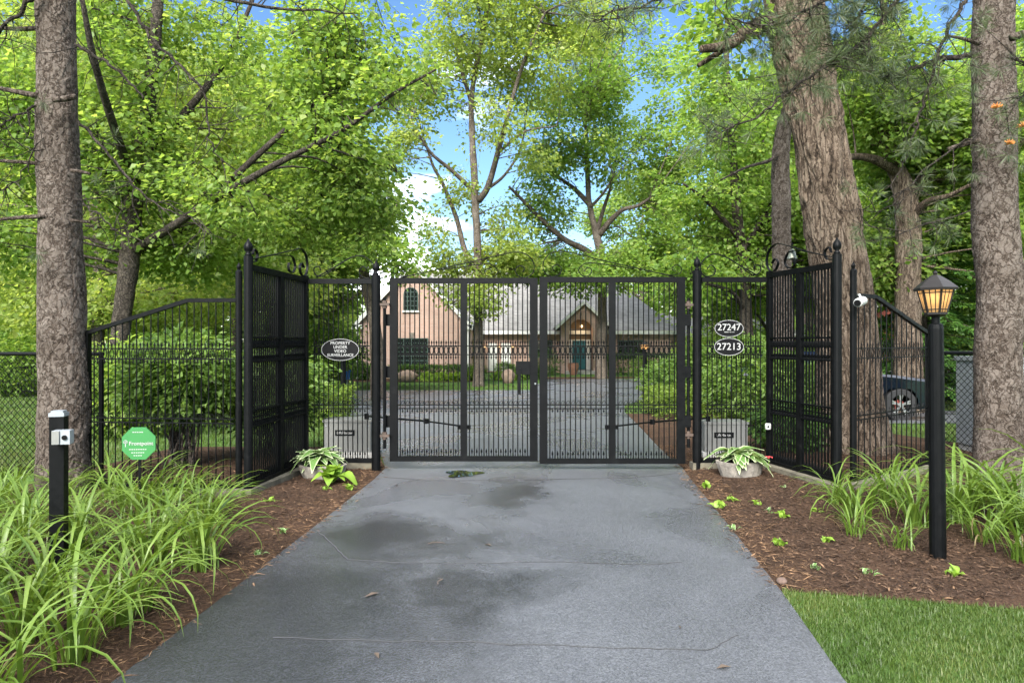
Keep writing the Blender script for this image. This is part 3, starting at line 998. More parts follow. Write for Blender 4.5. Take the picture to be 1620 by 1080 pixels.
for z, w_ in ((0.105, 0.11), (-0.055, 0.17), (-0.085, 0.13), (-0.112, 0.09)):
    for i in range(int(w_ / 0.02)):
        sp_.box2((-w_ / 2 + i * 0.02, -0.0095, c.z + z - 0.004), (-w_ / 2 + i * 0.02 + 0.014, -0.0075, c.z + z + 0.004))
lpart(t, 'small_print', sp_, 'letter', kind='stuff')
t.rotation_euler = (0, 0, 0.08)

# keypad bollard by the lilies
t = thing('keypad_post', 'square black post with a grey call box, rising from the lilies', 'post', (-3.04, 4.58, 0))
lpart(t, 'shaft', MB().box2((-0.043, -0.043, -0.05), (0.043, 0.043, 1.07)))
lpart(t, 'cap', MB().box2((-0.046, -0.046, 1.07), (0.046, 0.046, 1.095)).box2((-0.036, -0.036, 1.095), (0.036, 0.036, 1.108)), 'grey_metal')
lpart(t, 'call_box', MB().box2((0.0, -0.12, 0.895), (0.105, -0.044, 0.985)), 'grey_metal')
lpart(t, 'call_box_face', MB().box2((0.002, -0.129, 0.897), (0.045, -0.121, 0.983)), 'opbox')
lpart(t, 'call_button', MB().tube([(0.075, -0.12, 0.94), (0.075, -0.13, 0.94)], 0.016, 10), 'iron')
t.rotation_euler = (0, 0, 0.25)

# bullet camera on the low fence
c = P(1356, 477, 7.1)
t = thing('security_camera', 'white bullet security camera on the low fence rail', 'camera', c)
lpart(t, 'housing', MB().tube([(-0.045, -0.1, -0.02), (-0.035, -0.09, -0.016), (0.06, 0.0, 0.01)], [0.042, 0.046, 0.046], 14), 'white_plastic', smooth=False)
lpart(t, 'lens', MB().tube([(-0.056, -0.112, -0.023), (-0.046, -0.1015, -0.02)], 0.033, 12), 'plate_black')
lpart(t, 'bracket', MB().tube([(0.04, 0.0, 0.03), (0.05, 0.05, 0.075), (0.06, 0.1, 0.075)], 0.012, 6), 'white_plastic')

# small bell on the wing
c = P(1253, 400, 7.9)
t = thing('bell', 'small greenish bell hanging from the strap scroll', 'bell', c)
lpart(t, 'bell_body', MB().lathe([(0.06, -0.075), (0.055, -0.06), (0.042, -0.02), (0.036, 0.02), (0.02, 0.042), (0.006, 0.05)], 14), 'brass', smooth=True)
lpart(t, 'hanger', MB().tube([(0, 0, 0.045), (0, 0, 0.12)], 0.006, 6), 'iron')
c = P(1215, 674, 8.2)
t = thing('gate_sensor', 'small round cream sensor on the wing stile', 'sensor', c)
lpart(t, 'housing', MB().lathe([(0.03, -0.035), (0.034, -0.02), (0.034, 0.02), (0.03, 0.035)], 12), 'white_plastic')
lpart(t, 'eye', MB().tube([(-0.01, -0.036, 0), (-0.01, -0.04, 0)], 0.012, 8), 'plate_black')


# ------------------------------------------------------------------ gate operators
def operator(x0, x1, y, zt, lab, arm):
    cx = (x0 + x1) / 2
    t = thing('gate_operator', lab, 'gate motor', (cx, y, 0), 'gate operators behind the side panels')
    hw = (x1 - x0) / 2
    lpart(t, 'base', MB().box2((-hw - 0.03, -0.2, -0.05), (hw + 0.03, 0.2, 0.1)), 'concrete')
    lpart(t, 'housing', MB().box2((-hw, -0.18, 0.1), (hw, 0.18, zt - 0.03)), 'opbox')
    lpart(t, 'lid', MB().box2((-hw - 0.015, -0.195, zt - 0.03), (hw + 0.015, 0.195, zt)), 'opbox')
    lpart(t, 'name_plate', MB().box2((-0.13 - 0.03, -0.186, zt - 0.21), (0.13 - 0.03, -0.181, zt - 0.135)), 'plate_black')
    text_part(t, 'LiftMaster', 0.052, (-0.03, -0.188, zt - 0.172), bold=0.0005, depth=0.001)
    sc_ = MB()
    for sx in (-1, 1):
        for z in (0.15, zt - 0.08):
            sc_.tube([(sx * (hw - 0.03), -0.181, z), (sx * (hw - 0.03), -0.187, z)], 0.009, 6)
    lpart(t, 'screw', sc_, 'grey_metal')
    pts = [Vector(p) - Vector((cx, y, 0)) for p in arm]
    lpart(t, 'arm', MB().bar(pts[0], pts[1], 0.03, 0.02).lathe([(0.035, -0.03), (0.035, 0.03)], 10, pts[1]).bar(pts[1], pts[2], 0.022, 0.018).lathe([(0.03, 0), (0.03, zt * 0.14)], 10, (pts[0].x, pts[0].y, zt)), 'iron')


operator(-2.5, -1.88, 9.25, 0.53, 'pale grey gate motor behind the surveillance sign panel', [(-1.95, 9.15, 0.57), (-1.1, 8.75, 0.55), (-0.56, 8.37, 0.525)])
operator(2.56, 3.13, 9.25, 0.5, 'pale grey gate motor behind the house number panel', [(2.63, 9.15, 0.545), (1.8, 8.75, 0.54), (1.2, 8.37, 0.525)])

# ------------------------------------------------------------------ lamp posts
def lamp_post(x, y, zg, H, lab, r, lit, detail=True):
    t = thing('lamp_post', lab, 'lamp', (x, y, zg), 'black lantern posts')
    k = H / 2.04
    lpart(t, 'post', MB().lathe([(0.062 * r, -0.1), (0.058 * r, 1.0 * k), (0.055 * r, 1.66 * k), (0.05 * r, 1.69 * k), (0.03 * r, 1.70 * k), (0.03 * r, 1.745 * k)], 16), smooth=False)
    z0 = 1.745 * k
    lpart(t, 'lantern_base', MB().lathe([(0.05 * r, z0), (0.085 * r, z0 + 0.015), (0.085 * r, z0 + 0.03)], 6), 'bronze')
    zb, zt_ = z0 + 0.032, z0 + 0.19 * k
    rb, rt = 0.08 * r, 0.128 * r
    for i in range(6):
        a0, a1 = i * PI / 3, (i + 1) * PI / 3
        f = lambda a, rr, z: Vector((rr * math.cos(a), rr * math.sin(a), z))
        A, B, C_, D = f(a0, rb, zb), f(a1, rb, zb), f(a1, rt, zt_), f(a0, rt, zt_)
        pane = MB().slab([A * 0.985 + Vector((0, 0, zb * 0.015)), B * 0.985 + Vector((0, 0, zb * 0.015)), C_ * 0.985 + Vector((0, 0, zt_ * 0.015)), D * 0.985 + Vector((0, 0, zt_ * 0.015))], 0.003)
        po = lpart(t, 'pane', pane, 'amber')
        if detail:
            br = MB()
            for s in (1 / 3, 2 / 3):
                br.bar(A.lerp(B, s), D.lerp(C_, s), 0.006, 0.005, (0, 0, 1))
            br.bar(A.lerp(D, 0.12), B.lerp(C_, 0.12), 0.006, 0.006)
            br.bar(A.lerp(D, 0.86), B.lerp(C_, 0.86), 0.006, 0.006)
            link('glazing_bar', br.mesh('glazing_bar', M['bronze']), po)
        lpart(t, 'corner_bar', MB().bar(A, D, 0.013, 0.013), 'bronze')
    lpart(t, 'lantern_roof', MB().lathe([(0.158 * r, zt_ - 0.004), (0.162 * r, zt_ + 0.012), (0.1 * r, zt_ + 0.06 * k), (0.03 * r, zt_ + 0.103 * k), (0.012 * r, zt_ + 0.108 * k)], 6), 'bronze')
    lpart(t, 'finial', MB().lathe([(0.012 * r, zt_ + 0.108 * k), (0.018 * r, zt_ + 0.12 * k), (0.004, zt_ + 0.135 * k)], 8), 'bronze')
    lpart(t, 'bulb', MB().ball((0, 0, (zb + zt_) / 2 + 0.015), 0.03 * r, 10, 6, 1.3), 'bulb', smooth=True)
    ld = bpy.data.lights.new('lamp_glow', 'POINT')
    ld.energy = lit; ld.color = (1.0, 0.74, 0.46); ld.shadow_soft_size = 0.03
    lo = bpy.data.objects.new('lamp_glow', ld)
    COL.objects.link(lo); lo.parent = t; lo.location = (0, 0, (zb + zt_) / 2 + 0.06)
    return t


lp1 = lamp_post(3.02, 4.84, 0.0, 2.04, 'black lamp post with a lit amber lantern among the lilies', 0.87, 0.07)
lp1.rotation_euler = (0, -0.012, 0.3)
lamp_post(P(1020, 0, 24).x, 24.0, gz(0, 24) - 0.05, 2.1, 'lamp post with lit lantern before the entry, seen through the gate', 1.4, 0.4, False)
lamp_post(P(543, 0, 17).x, 17.0, gz(0, 17) - 0.05, 1.66, 'lamp post rising from the clipped hedge behind the surveillance sign', 1.2, 0.3, False)


# ------------------------------------------------------------------ foliage and trees
def leaf_arrays(p, d, n, L, W, tint, fold=0.12):
    """one folded leaf of two triangles per row: base, right, tip, left"""
    d = unit(d)
    n = n - d * (n * d).sum(1)[:, None]
    n = unit(n)
    s = np.cross(d, n)
    L = L[:, None]; W = W[:, None]
    b = p
    tip = p + d * L
    m = p + d * L * 0.45
    r = m + s * W / 2 + n * L * fold
    l = m - s * W / 2 + n * L * fold
    v = np.stack([b, r, tip, l], 1).reshape(-1, 3)
    i = np.arange(len(p))[:, None] * 4
    f = np.concatenate([i + [[0, 1, 2]], i + [[0, 2, 3]]], 1).reshape(-1, 3)
    return v, f, np.repeat(tint, 4)


def sprays_to_leaves(rng, c, out, r, per, L, aspect=0.62, flat=0.2, droop=0.3, jit=0.6):
    """c (n,3) spray centres, out (n,3) outward directions, r radius, per leaves each"""
    n = len(c)
    N = n * per
    cc = np.repeat(c, per, 0)
    oo = np.repeat(out, per, 0)
    rr = np.repeat(r, per)
    a = rng.uniform(0, 2 * PI, N)
    q = np.sqrt(rng.uniform(0, 1, N))
    loc = np.stack([np.cos(a) * q, np.sin(a) * q, rng.normal(0, flat, N) - droop * q * q], 1) * rr[:, None]
    p = cc + loc
    rad = np.stack([np.cos(a), np.sin(a), np.full(N, -0.25)], 1) * q[:, None]
    d = rad + 0.5 * oo + rng.normal(0, 0.45, (N, 3)) + [0, 0, -0.15]
    nn = np.array([0, 0, 1.0]) + rng.normal(0, jit, (N, 3)) + oo * 0.25
    Ls = L * rng.uniform(0.42, 1.35, N)
    tint = np.clip(np.repeat(rng.normal(0.48, 0.17, n), per) + rng.normal(0, 0.17, N), 0, 1)
    return leaf_arrays(p, d, nn, Ls, Ls * aspect * rng.uniform(0.8, 1.2, N), tint)


def tubes_np(a, b, r0, r1, sag, rng, n=3, segs=3):
    """many thin curved twigs from a to b"""
    N = len(a)
    ts = np.linspace(0, 1, segs + 1)
    mid = (a + b) / 2 + rng.normal(0, 0.08, (N, 3)) * np.linalg.norm(b - a, axis=1)[:, None]
    mid[:, 2] += sag * np.linalg.norm(b - a, axis=1)
    P_ = [(1 - t) ** 2 * a + 2 * t * (1 - t) * mid + t * t * b for t in ts]
    d = unit(b - a)
    u = unit(np.cross(d, np.array([0.31, 0.52, 0.8])))
    v_ = np.cross(d, u)
    vs = []
    for k, t in enumerate(ts):
        rr = (r0 + (r1 - r0) * t)
        rr = rr[:, None] if hasattr(rr, '__len__') else rr
        for j in range(n):
            an = 2 * PI * j / n
            vs.append(P_[k] + (u * math.cos(an) + v_ * math.sin(an)) * rr)
    V = np.stack(vs, 1)          # N, (segs+1)*n, 3
    fs = []
    for k in range(segs):
        for j in range(n):
            j2 = (j + 1) % n
            fs.append((k * n + j, k * n + j2, (k + 1) * n + j2, (k + 1) * n + j))
    F = (np.arange(N)[:, None, None] * ((segs + 1) * n) + np.array(fs)[None]).reshape(-1, 4)
    return V.reshape(-1, 3), F


def voronoi2(u, v, nu, seed):
    """periodic in u (nu cells); returns F1, F2, and a random per cell"""
    rng = np.random.default_rng(seed)
    nv = int(np.ceil(v.max())) + 4
    J = rng.uniform(0.08, 0.92, (nu, nv, 2)); C = rng.uniform(0, 1, (nu, nv))
    iu, iv = np.floor(u).astype(int), np.floor(v).astype(int)
    F1 = np.full(u.shape, 9.0); F2 = np.full(u.shape, 9.0); cid = np.zeros(u.shape)
    for a in (-1, 0, 1):
        for b in (-1, 0, 1):
            cu_, cv_ = iu + a, np.clip(iv + b, 0, nv - 1)
            j = J[cu_ % nu, cv_]
            dd = np.hypot(cu_ + j[..., 0] - u, iv + b + j[..., 1] - v)
            near = dd < F1
            F2 = np.where(near, F1, np.minimum(F2, dd))
            cid = np.where(near, C[cu_ % nu, cv_], cid)
            F1 = np.where(near, dd, F1)
    return F1, F2, cid


def trunk_mesh(name, path, radii, m, style, nseg=96, nring=300, seed=1, amp=0.02):
    """tapered trunk with real bark relief: plates (pine) or long ridges (oak)"""
    path = np.array([tuple(p) for p in path]); radii = np.array(radii)
    zp = path[:, 2]
    z = np.linspace(zp[0], zp[-1], nring)
    cx, cy_, rr = np.interp(z, zp, path[:, 0]), np.interp(z, zp, path[:, 1]), np.interp(z, zp, radii)
    k = max(3, nring // 30)
    ker = np.hanning(2 * k + 1); ker /= ker.sum()
    sm = lambda a: np.convolve(np.pad(a, k, mode='edge'), ker, 'valid')
    cx, cy_, rr = sm(cx), sm(cy_), sm(rr)
    th = np.linspace(0, 2 * PI, nseg, endpoint=False)
    T, Z = np.meshgrid(th, z)
    r0 = rr.mean()
    circ = 2 * PI * r0
    fn = fourier_noise(seed, 12, 2.0, 9.0)
    pts = np.stack([np.cos(T) * r0 * 2, np.sin(T) * r0 * 2, Z], -1).reshape(-1, 3)
    wob = fn(pts).reshape(T.shape)
    wob2 = fourier_noise(seed + 5, 12, 10.0, 30.0)(pts).reshape(T.shape)
    if style == 'pine':
        nu = max(6, int(circ / 0.06)); cw = circ / nu
        u = T / (2 * PI) * nu + wob * 0.8 + wob2 * 0.45
        v = (Z - z[0]) / (cw * 2.1) + 2.5 + wob2 * 0.35 + wob * 0.5
        F1, F2, cid = voronoi2(u, v, nu, seed)
        G1, G2, cid2 = voronoi2(u * 2 + 0.3 * wob2, v * 1.7 + 0.3 * wob, nu * 2, seed + 1)
        h = np.clip((F2 - F1) * 4.0, 0, 1) * 0.35 + cid * 0.38 + np.clip((G2 - G1) * 4, 0, 1) * 0.1 + cid2 * 0.22
        h = h + 0.1 * wob2
    elif style == 'oak':
        nu = max(8, int(circ / 0.052)); cw = circ / nu
        u = T / (2 * PI) * nu + wob * 1.0 + wob2 * 0.3
        v = (Z - z[0]) / (cw * 11.0) + 2.5 + wob * 0.4 + wob2 * 0.15
        F1, F2, cid = voronoi2(u, v, nu, seed)
        h = np.clip((F2 - F1) * 2.6, 0, 1) * 0.6 + cid * 0.35
        h = h + 0.14 * wob2
    else:
        h = 0.5 + 0.25 * wob + 0.2 * wob2
    h = np.clip(h, 0, 1.2)
    R = rr[:, None] * (1 + 0.035 * wob) + (h - 0.5) * amp
    X = cx[:, None] + np.cos(T) * R; Y = cy_[:, None] + np.sin(T) * R
    V = np.stack([X, Y, Z], -1).reshape(-1, 3)
    i = np.arange(nring - 1)[:, None] * nseg; j = np.arange(nseg)[None]; j2 = (j + 1) % nseg
    F = np.stack([i + j, i + j2, i + nseg + j2, i + nseg + j], -1).reshape(-1, 4)
    return np_mesh(name, V, F, m, {'bark': h.ravel()}, smooth=True)


def lobe(px, py, Y, rpx, rpy, wgt=1.0, depth=None):
    c = P(px, py, Y)
    s = Y / 1080
    return (c.x, c.y, c.z, rpx * s, (depth if depth else rpx * s), rpy * s, wgt)


def tree(name, label, group, base, trunk, tr, limbs, lobes, leaf, bark, n_spray, per, leaf_len, spray_r, seed, gap=-0.35, style='plain', amp=0.02, nseg=28, nring=60, droop=0.3, aspect=0.7, node_div=16, flat=0.2):
    rng = np.random.default_rng(seed)
    base = Vector(base)
    root = thing(name, label, 'tree', base, group)
    off = np.array(base)
    tp = smooth_path(trunk, 5)
    rad = lerp_list(tr, len(tp))
    me = trunk_mesh('trunk', [p - base for p in tp], rad, M[bark], style, nseg, nring, seed, amp)
    link('trunk', me, root)
    sk = [np.array(p) for p in tp[len(tp) // 3:]]
    skr = list(rad[len(tp) // 3:])
    for pts, r0, r1 in limbs:
        sp = smooth_path(pts, 5)
        rl = list(np.linspace(r0, r1, len(sp)))
        mb = MB().tube(sp, rl, 8)
        lm = mb.mesh('limb', M[bark], off, True)
        link('limb', lm, root)
        sk.extend(np.array(p) for p in sp[2:]); skr.extend(rl[2:])
    sk = np.array(sk); skr = np.array(skr)
    W = np.array([l[6] * (l[3] * l[4] * l[5]) ** (2 / 3) for l in lobes]); W /= W.sum()
    which = rng.choice(len(lobes), int(n_spray * 1.9), p=W)
    A = np.array([l[:6] for l in lobes])[which]
    dirs = unit(rng.normal(size=(len(which), 3)))
    rad_ = rng.uniform(0, 1, len(which)) ** 0.42
    c = A[:, :3] + dirs * rad_[:, None] * A[:, 3:6]
    g = fourier_noise(seed + 3, 14, 0.5, 2.2)(c)
    c = c[g > gap]; dd = dirs[g > gap]
    c, dd = c[:n_spray], dd[:n_spray]
    ok = c[:, 2] > gz_np(c[:, 1]) + 0.8
    c, dd = c[ok], dd[ok]
    n = len(c)
    out = dd * [1, 1, 0.35] + [0, 0, -0.1]
    rs = spray_r * rng.uniform(0.65, 1.3, n)
    v, f, t = sprays_to_leaves(rng, c, out, rs, per, leaf_len, aspect, flat, droop)
    link('crown', np_mesh('crown', v - off, f, M[leaf], {'tint': t}), root, kind='stuff')
    # twigs: sprays to nodes, nodes to the limbs
    k = max(6, n // node_div)
    nodes = c[rng.choice(n, k, replace=False)]
    def nearest(a, b):
        idx = np.zeros(len(a), int)
        for s in range(0, len(a), 2000):
            D = ((a[s:s + 2000, None] - b[None]) ** 2).sum(-1)
            idx[s:s + 2000] = D.argmin(1)
        return idx
    # prefer limb points that lie below the node
    D = np.linalg.norm(nodes[:, None] - sk[None], axis=2) + 0.9 * np.clip(sk[None, :, 2] - nodes[:, None, 2] + 0.3, 0, None)
    ni = D.argmin(1)
    r_n = np.minimum(skr[ni] * 0.7, 0.012 + 0.009 * np.linalg.norm(nodes - sk[ni], axis=1))
    v1, f1 = tubes_np(sk[ni], nodes, r_n, 0.006, 0.12, rng, 5, 5)
    ci = nearest(c, nodes)
    v2, f2 = tubes_np(nodes[ci], c + out * 0.1, 0.006, 0.003, 0.08, rng, 3, 3)
    link('twigs', np_mesh('twigs', np.concatenate([v1, v2]) - off, np.concatenate([f1, f2 + len(v1)]), M[bark], {'bark': np.full(len(v1) + len(v2), 0.4)}), root, kind='stuff')
    return root


def L3(Y, *pts):
    return [P(p[0], p[1], Y + (p[2] if len(p) > 2 else 0)) for p in pts]


# --- two slim trees in front of the house
Y = 33.0
b0 = Vector((P(757, 0, Y).x, Y, gz(0, Y)))
tree('shade_tree', 'slim tall forked tree on the island lawn before the gabled wing', 'trees in front of the house', b0,
     [b0] + L3(Y, (757, 560), (757, 440), (752, 320), (748, 230), (746, 150), (765, 50), (775, -40), (770, -120)), [0.3, 0.21, 0.195, 0.18, 0.155, 0.135, 0.11, 0.09, 0.06],
     [(L3(Y, (755, 430), (735, 395, .5), (722, 345, 1), (700, 290, 1.4), (685, 262, 1.6), (668, 210, 2)), 0.16, 0.05),
      (L3(Y, (752, 305), (715, 270, -.6), (680, 240, -1.2), (650, 190, -1.6)), 0.13, 0.04),
      (L3(Y, (757, 318), (772, 295, -.4), (788, 240, -.8), (804, 180, -1), (828, 100, -1.2), (862, 20, -1.4)), 0.17, 0.06),
      (L3(Y, (790, 240, -.8), (820, 215, -.6), (840, 205, -.4), (880, 200, 0)), 0.08, 0.03),
      (L3(Y, (770, 300, .4), (800, 275, 1.2), (825, 230, 2), (835, 160, 2.4)), 0.09, 0.03),
      (L3(Y, (748, 170), (730, 110, 1), (715, 50, 1.6), (700, -20, 2)), 0.11, 0.04)],
     [lobe(770, 40, Y, 130, 80), lobe(690, 120, Y, 90, 60), lobe(850, 110, Y, 80, 70), lobe(690, 215, Y, 75, 45), lobe(800, 215, Y, 105, 60), lobe(770, 300, Y, 75, 40, .7),
      lobe(640, 240, Y, 45, 50, .7), lobe(690, 350, Y, 35, 30, .9), lobe(715, 400, Y, 45, 40, 1.3), lobe(800, 345, Y, 45, 45, 1.2), lobe(785, 465, Y - 1, 55, 40, 1.5), lobe(690, 465, Y - 1, 50, 24, 1.5),
      lobe(770, -70, Y, 160, 70), lobe(625, 110, Y, 70, 70), lobe(885, 40, Y, 90, 60), lobe(900, 200, Y - 1, 60, 50, .8), lobe(800, 410, Y, 60, 35, 1.8)],
     'leaf_yellow', 'grey_bark', 2900, 15, 0.2, 0.68, 11, gap=0.0)
Y = 40.0
b0 = Vector((P(951, 0, Y).x, Y, gz(0, Y)))
tree('shade_tree', 'broad branching tree beside the arched house entry', 'trees in front of the house', b0,
     [b0] + L3(Y, (952, 560), (953, 480), (951, 405), (942, 365), (932, 320), (929, 255), (926, 180)), [0.42, 0.29, 0.27, 0.25, 0.21, 0.17, 0.13, 0.08],
     [(L3(Y, (950, 415), (925, 395, -.5), (895, 380, -1), (865, 355, -1.4), (830, 320, -1.6), (805, 295, -1.8)), 0.24, 0.07),
      (L3(Y, (934, 325), (910, 300, .5), (890, 285, 1), (865, 265, 1.2)), 0.17, 0.06),
      (L3(Y, (948, 372), (965, 350, -.4), (985, 332, -.8), (1008, 326, -1), (1030, 312, -1)), 0.2, 0.07),
      (L3(Y, (945, 365), (955, 330, .8), (965, 300, 1.4), (975, 260, 2)), 0.14, 0.05),
      (L3(Y, (932, 330), (955, 305, -1), (970, 280, -1.4)), 0.1, 0.04)],
     [lobe(920, 190, Y, 110, 70), lobe(1000, 130, Y, 85, 70, .9), lobe(860, 330, Y, 60, 45, .8), lobe(990, 250, Y, 95, 50), lobe(860, 410, Y, 75, 38, 1.7), lobe(1040, 380, Y, 55, 60),
      lobe(930, 440, Y - 2, 85, 26, .9), lobe(990, 420, Y - 2, 70, 40, 1.6), lobe(1060, 290, Y, 60, 60, .8), lobe(880, 260, Y, 60, 45, .8), lobe(940, 70, Y, 110, 60, .9), lobe(1065, 170, Y, 75, 80), lobe(1020, 440, Y - 2, 50, 25, .7)],
     'leaf_lime', 'grey_bark', 2900, 15, 0.22, 0.72, 12, gap=0.0)

# --- broad maple on the left lawn, its limbs reaching over towards the gate
Y = 14.4
b0 = Vector((P(186, 0, Y).x, Y, gz(0, Y)))
tree('maple_tree', 'broad maple whose long dark limbs reach towards the gate', 'trees on the pine side lawn', b0,
     [b0] + L3(Y, (186, 600), (192, 500), (203, 420), (210, 330), (225, 230), (240, 120), (250, 0), (260, -150)), [0.3, 0.2, 0.19, 0.2, 0.19, 0.17, 0.14, 0.1, 0.06],
     [(L3(Y, (205, 400), (270, 360, -.5), (340, 315, -1), (433, 262, -1.4), (540, 207, -1.6), (620, 150, -1.6), (690, 110, -1.6)), 0.1, 0.02),
      (L3(Y, (330, 318, -1), (430, 225, -.6), (500, 165, -.4), (560, 125, 0), (650, 90, .4)), 0.07, 0.02),
      (L3(Y, (204, 410), (270, 370, 1), (345, 350, 1.6), (420, 345, 2.2), (520, 372, 2.6), (590, 360, 3)), 0.09, 0.02),
      (L3(Y, (212, 330), (150, 260, .4), (90, 200, .8), (20, 150, 1)), 0.12, 0.04),
      (L3(Y, (220, 250), (300, 170, .5), (360, 90, 1), (400, 0, 1.4)), 0.1, 0.04),
      (L3(Y, (215, 300), (180, 200, -1.5), (150, 100, -2.5), (130, 0, -3)), 0.1, 0.04)],
     [lobe(290, 90, Y, 150, 80, .9), lobe(460, 170, Y - .5, 120, 90), lobe(560, 100, Y, 110, 80), lobe(545, 255, Y, 85, 80), lobe(590, 350, Y + 1, 55, 75), lobe(440, 330, Y + 1, 120, 75),
      lobe(300, 390, Y + 1.5, 130, 50), lobe(210, 240, Y, 110, 100), lobe(60, 180, Y, 110, 110), lobe(40, 380, Y, 110, 60), lobe(640, 160, Y - 1, 70, 90, .9), lobe(350, 240, Y + 1, 110, 70), lobe(560, 20, Y, 110, 60, .8), lobe(200, -10, Y, 150, 60, .8), lobe(380, 290, Y - 1.5, 100, 60, .8), lobe(480, 215, Y - 2.2, 80, 60, .8)],
     'leaf_maple', 'dark_bark', 2500, 22, 0.13, 0.58, 21, gap=-0.12, nseg=32, nring=90, node_div=14)
# --- second and third trees on the left lawn
Y = 20.0
b0 = Vector((P(150, 0, Y).x, Y, gz(0, Y)))
tree('maple_tree', 'thinner maple behind the broad one, yellow green and feathery', 'trees on the pine side lawn', b0,
     [b0] + L3(Y, (152, 560), (158, 430), (150, 300), (160, 150), (165, 0)), [0.26, 0.2, 0.17, 0.15, 0.12, 0.07],
     [(L3(Y, (157, 440), (230, 400, .5), (320, 380, 1), (420, 400, 1.5)), 0.1, 0.03), (L3(Y, (152, 330), (90, 260, .5), (20, 220, 1)), 0.09, 0.03), (L3(Y, (158, 280), (260, 200, 1), (360, 150, 1.5)), 0.09, 0.03)],
     [lobe(440, 440, Y, 110, 60), lobe(260, 470, Y, 130, 50), lobe(100, 470, Y, 120, 60), lobe(60, 330, Y, 130, 110), lobe(300, 320, Y + 2, 140, 110), lobe(150, 130, Y, 160, 120), lobe(400, 160, Y + 2, 140, 120)],
     'leaf_yellow', 'grey_bark', 1800, 22, 0.16, 0.65, 22, gap=-0.45)
Y = 25.0
b0 = Vector((P(598, 0, Y).x, Y, gz(0, Y)))
tree('maple_tree', 'leaning tree behind the surveillance sign post, screening the gable', 'trees on the pine side lawn', b0,
     [b0] + L3(Y, (596, 540), (590, 500), (580, 450), (570, 400), (560, 330), (540, 240)), [0.3, 0.24, 0.21, 0.19, 0.16, 0.12, 0.06],
     [(L3(Y, (580, 455), (545, 480, .5), (510, 500, 1), (480, 490, 1.2)), 0.07, 0.02), (L3(Y, (572, 410), (610, 360, -.5), (630, 320, -1)), 0.09, 0.03), (L3(Y, (575, 420), (500, 380, .5), (440, 360, 1)), 0.1, 0.03)],
     [lobe(560, 340, Y, 75, 80), lobe(600, 405, Y - 1, 55, 40), lobe(500, 430, Y + 1, 70, 60), lobe(530, 240, Y, 90, 70), lobe(450, 380, Y + 1, 80, 60), lobe(520, 540, Y + 3, 50, 40, .7), lobe(630, 425, Y - 1, 25, 20, .6)],
     'leaf_lime', 'grey_bark', 1200, 22, 0.17, 0.65, 23, gap=-0.35)

# --- right side broadleaf trees
Y = 22.0
b0 = Vector((P(1183, 0, Y).x, Y, gz(0, Y)))
tree('maple_tree', 'bright green tree behind the house number panel', 'trees on the oak side', b0,
     [b0] + L3(Y, (1183, 560), (1180, 490), (1176, 430), (1168, 350), (1160, 250), (1150, 130), (1150, 0)), [0.26, 0.22, 0.2, 0.18, 0.15, 0.12, 0.09, 0.05],
     [(L3(Y, (1180, 492), (1160, 465, -.5), (1140, 455, -1), (1115, 448, -1.3), (1085, 440, -1.5)), 0.09, 0.03), (L3(Y, (1172, 380), (1120, 320, -.5), (1080, 290, -1)), 0.1, 0.03), (L3(Y, (1172, 400), (1215, 330, .5), (1240, 280, 1)), 0.1, 0.03)],
     [lobe(1160, 200, Y, 95, 90), lobe(1115, 330, Y, 75, 75), lobe(1185, 400, Y, 75, 60), lobe(1085, 440, Y - 1, 50, 50), lobe(1190, 90, Y, 95, 80), lobe(1130, 40, Y, 70, 60, .7), lobe(1220, 300, Y + 1, 70, 80), lobe(1160, 470, Y + 2, 60, 30), lobe(1300, 400, Y + 3, 120, 90), lobe(1160, -60, Y, 120, 60)],
     'leaf_lime', 'dark_bark', 1700, 20, 0.16, 0.65, 31, gap=-0.2)
Y = 17.0
b0 = Vector((P(1437, 0, Y).x, Y, gz(0, Y)))
tree('maple_tree', 'forked tree between the oak and the thick pine', 'trees on the oak side', b0,
     [b0] + L3(Y, (1437, 600), (1436, 480), (1438, 380), (1432, 310), (1420, 270), (1400, 220), (1395, 100), (1400, -40)), [0.36, 0.32, 0.29, 0.28, 0.26, 0.2, 0.15, 0.1, 0.05],
     [(L3(Y, (1434, 330), (1450, 300, .3), (1470, 270, .6), (1500, 200, 1), (1510, 100, 1.4)), 0.16, 0.06), (L3(Y, (1424, 275), (1390, 255, -.4), (1360, 248, -.8), (1330, 250, -1)), 0.14, 0.06), (L3(Y, (1438, 350), (1465, 320, -.5), (1500, 310, -1), (1540, 290, -1.4)), 0.1, 0.04)],
     [lobe(1400, 150, Y, 110, 110), lobe(1480, 60, Y, 110, 90), lobe(1390, 420, Y + 1, 60, 80), lobe(1490, 330, Y + 1, 70, 80), lobe(1560, 180, Y, 100, 130), lobe(1600, 420, Y, 70, 110), lobe(1450, 230, Y + 2, 80, 70), lobe(1520, 480, Y + 4, 70, 60)],
     'leaf_maple', 'oak_bark', 2000, 24, 0.145, 0.6, 32, gap=-0.3, style='oak', amp=0.05, nseg=64, nring=120)

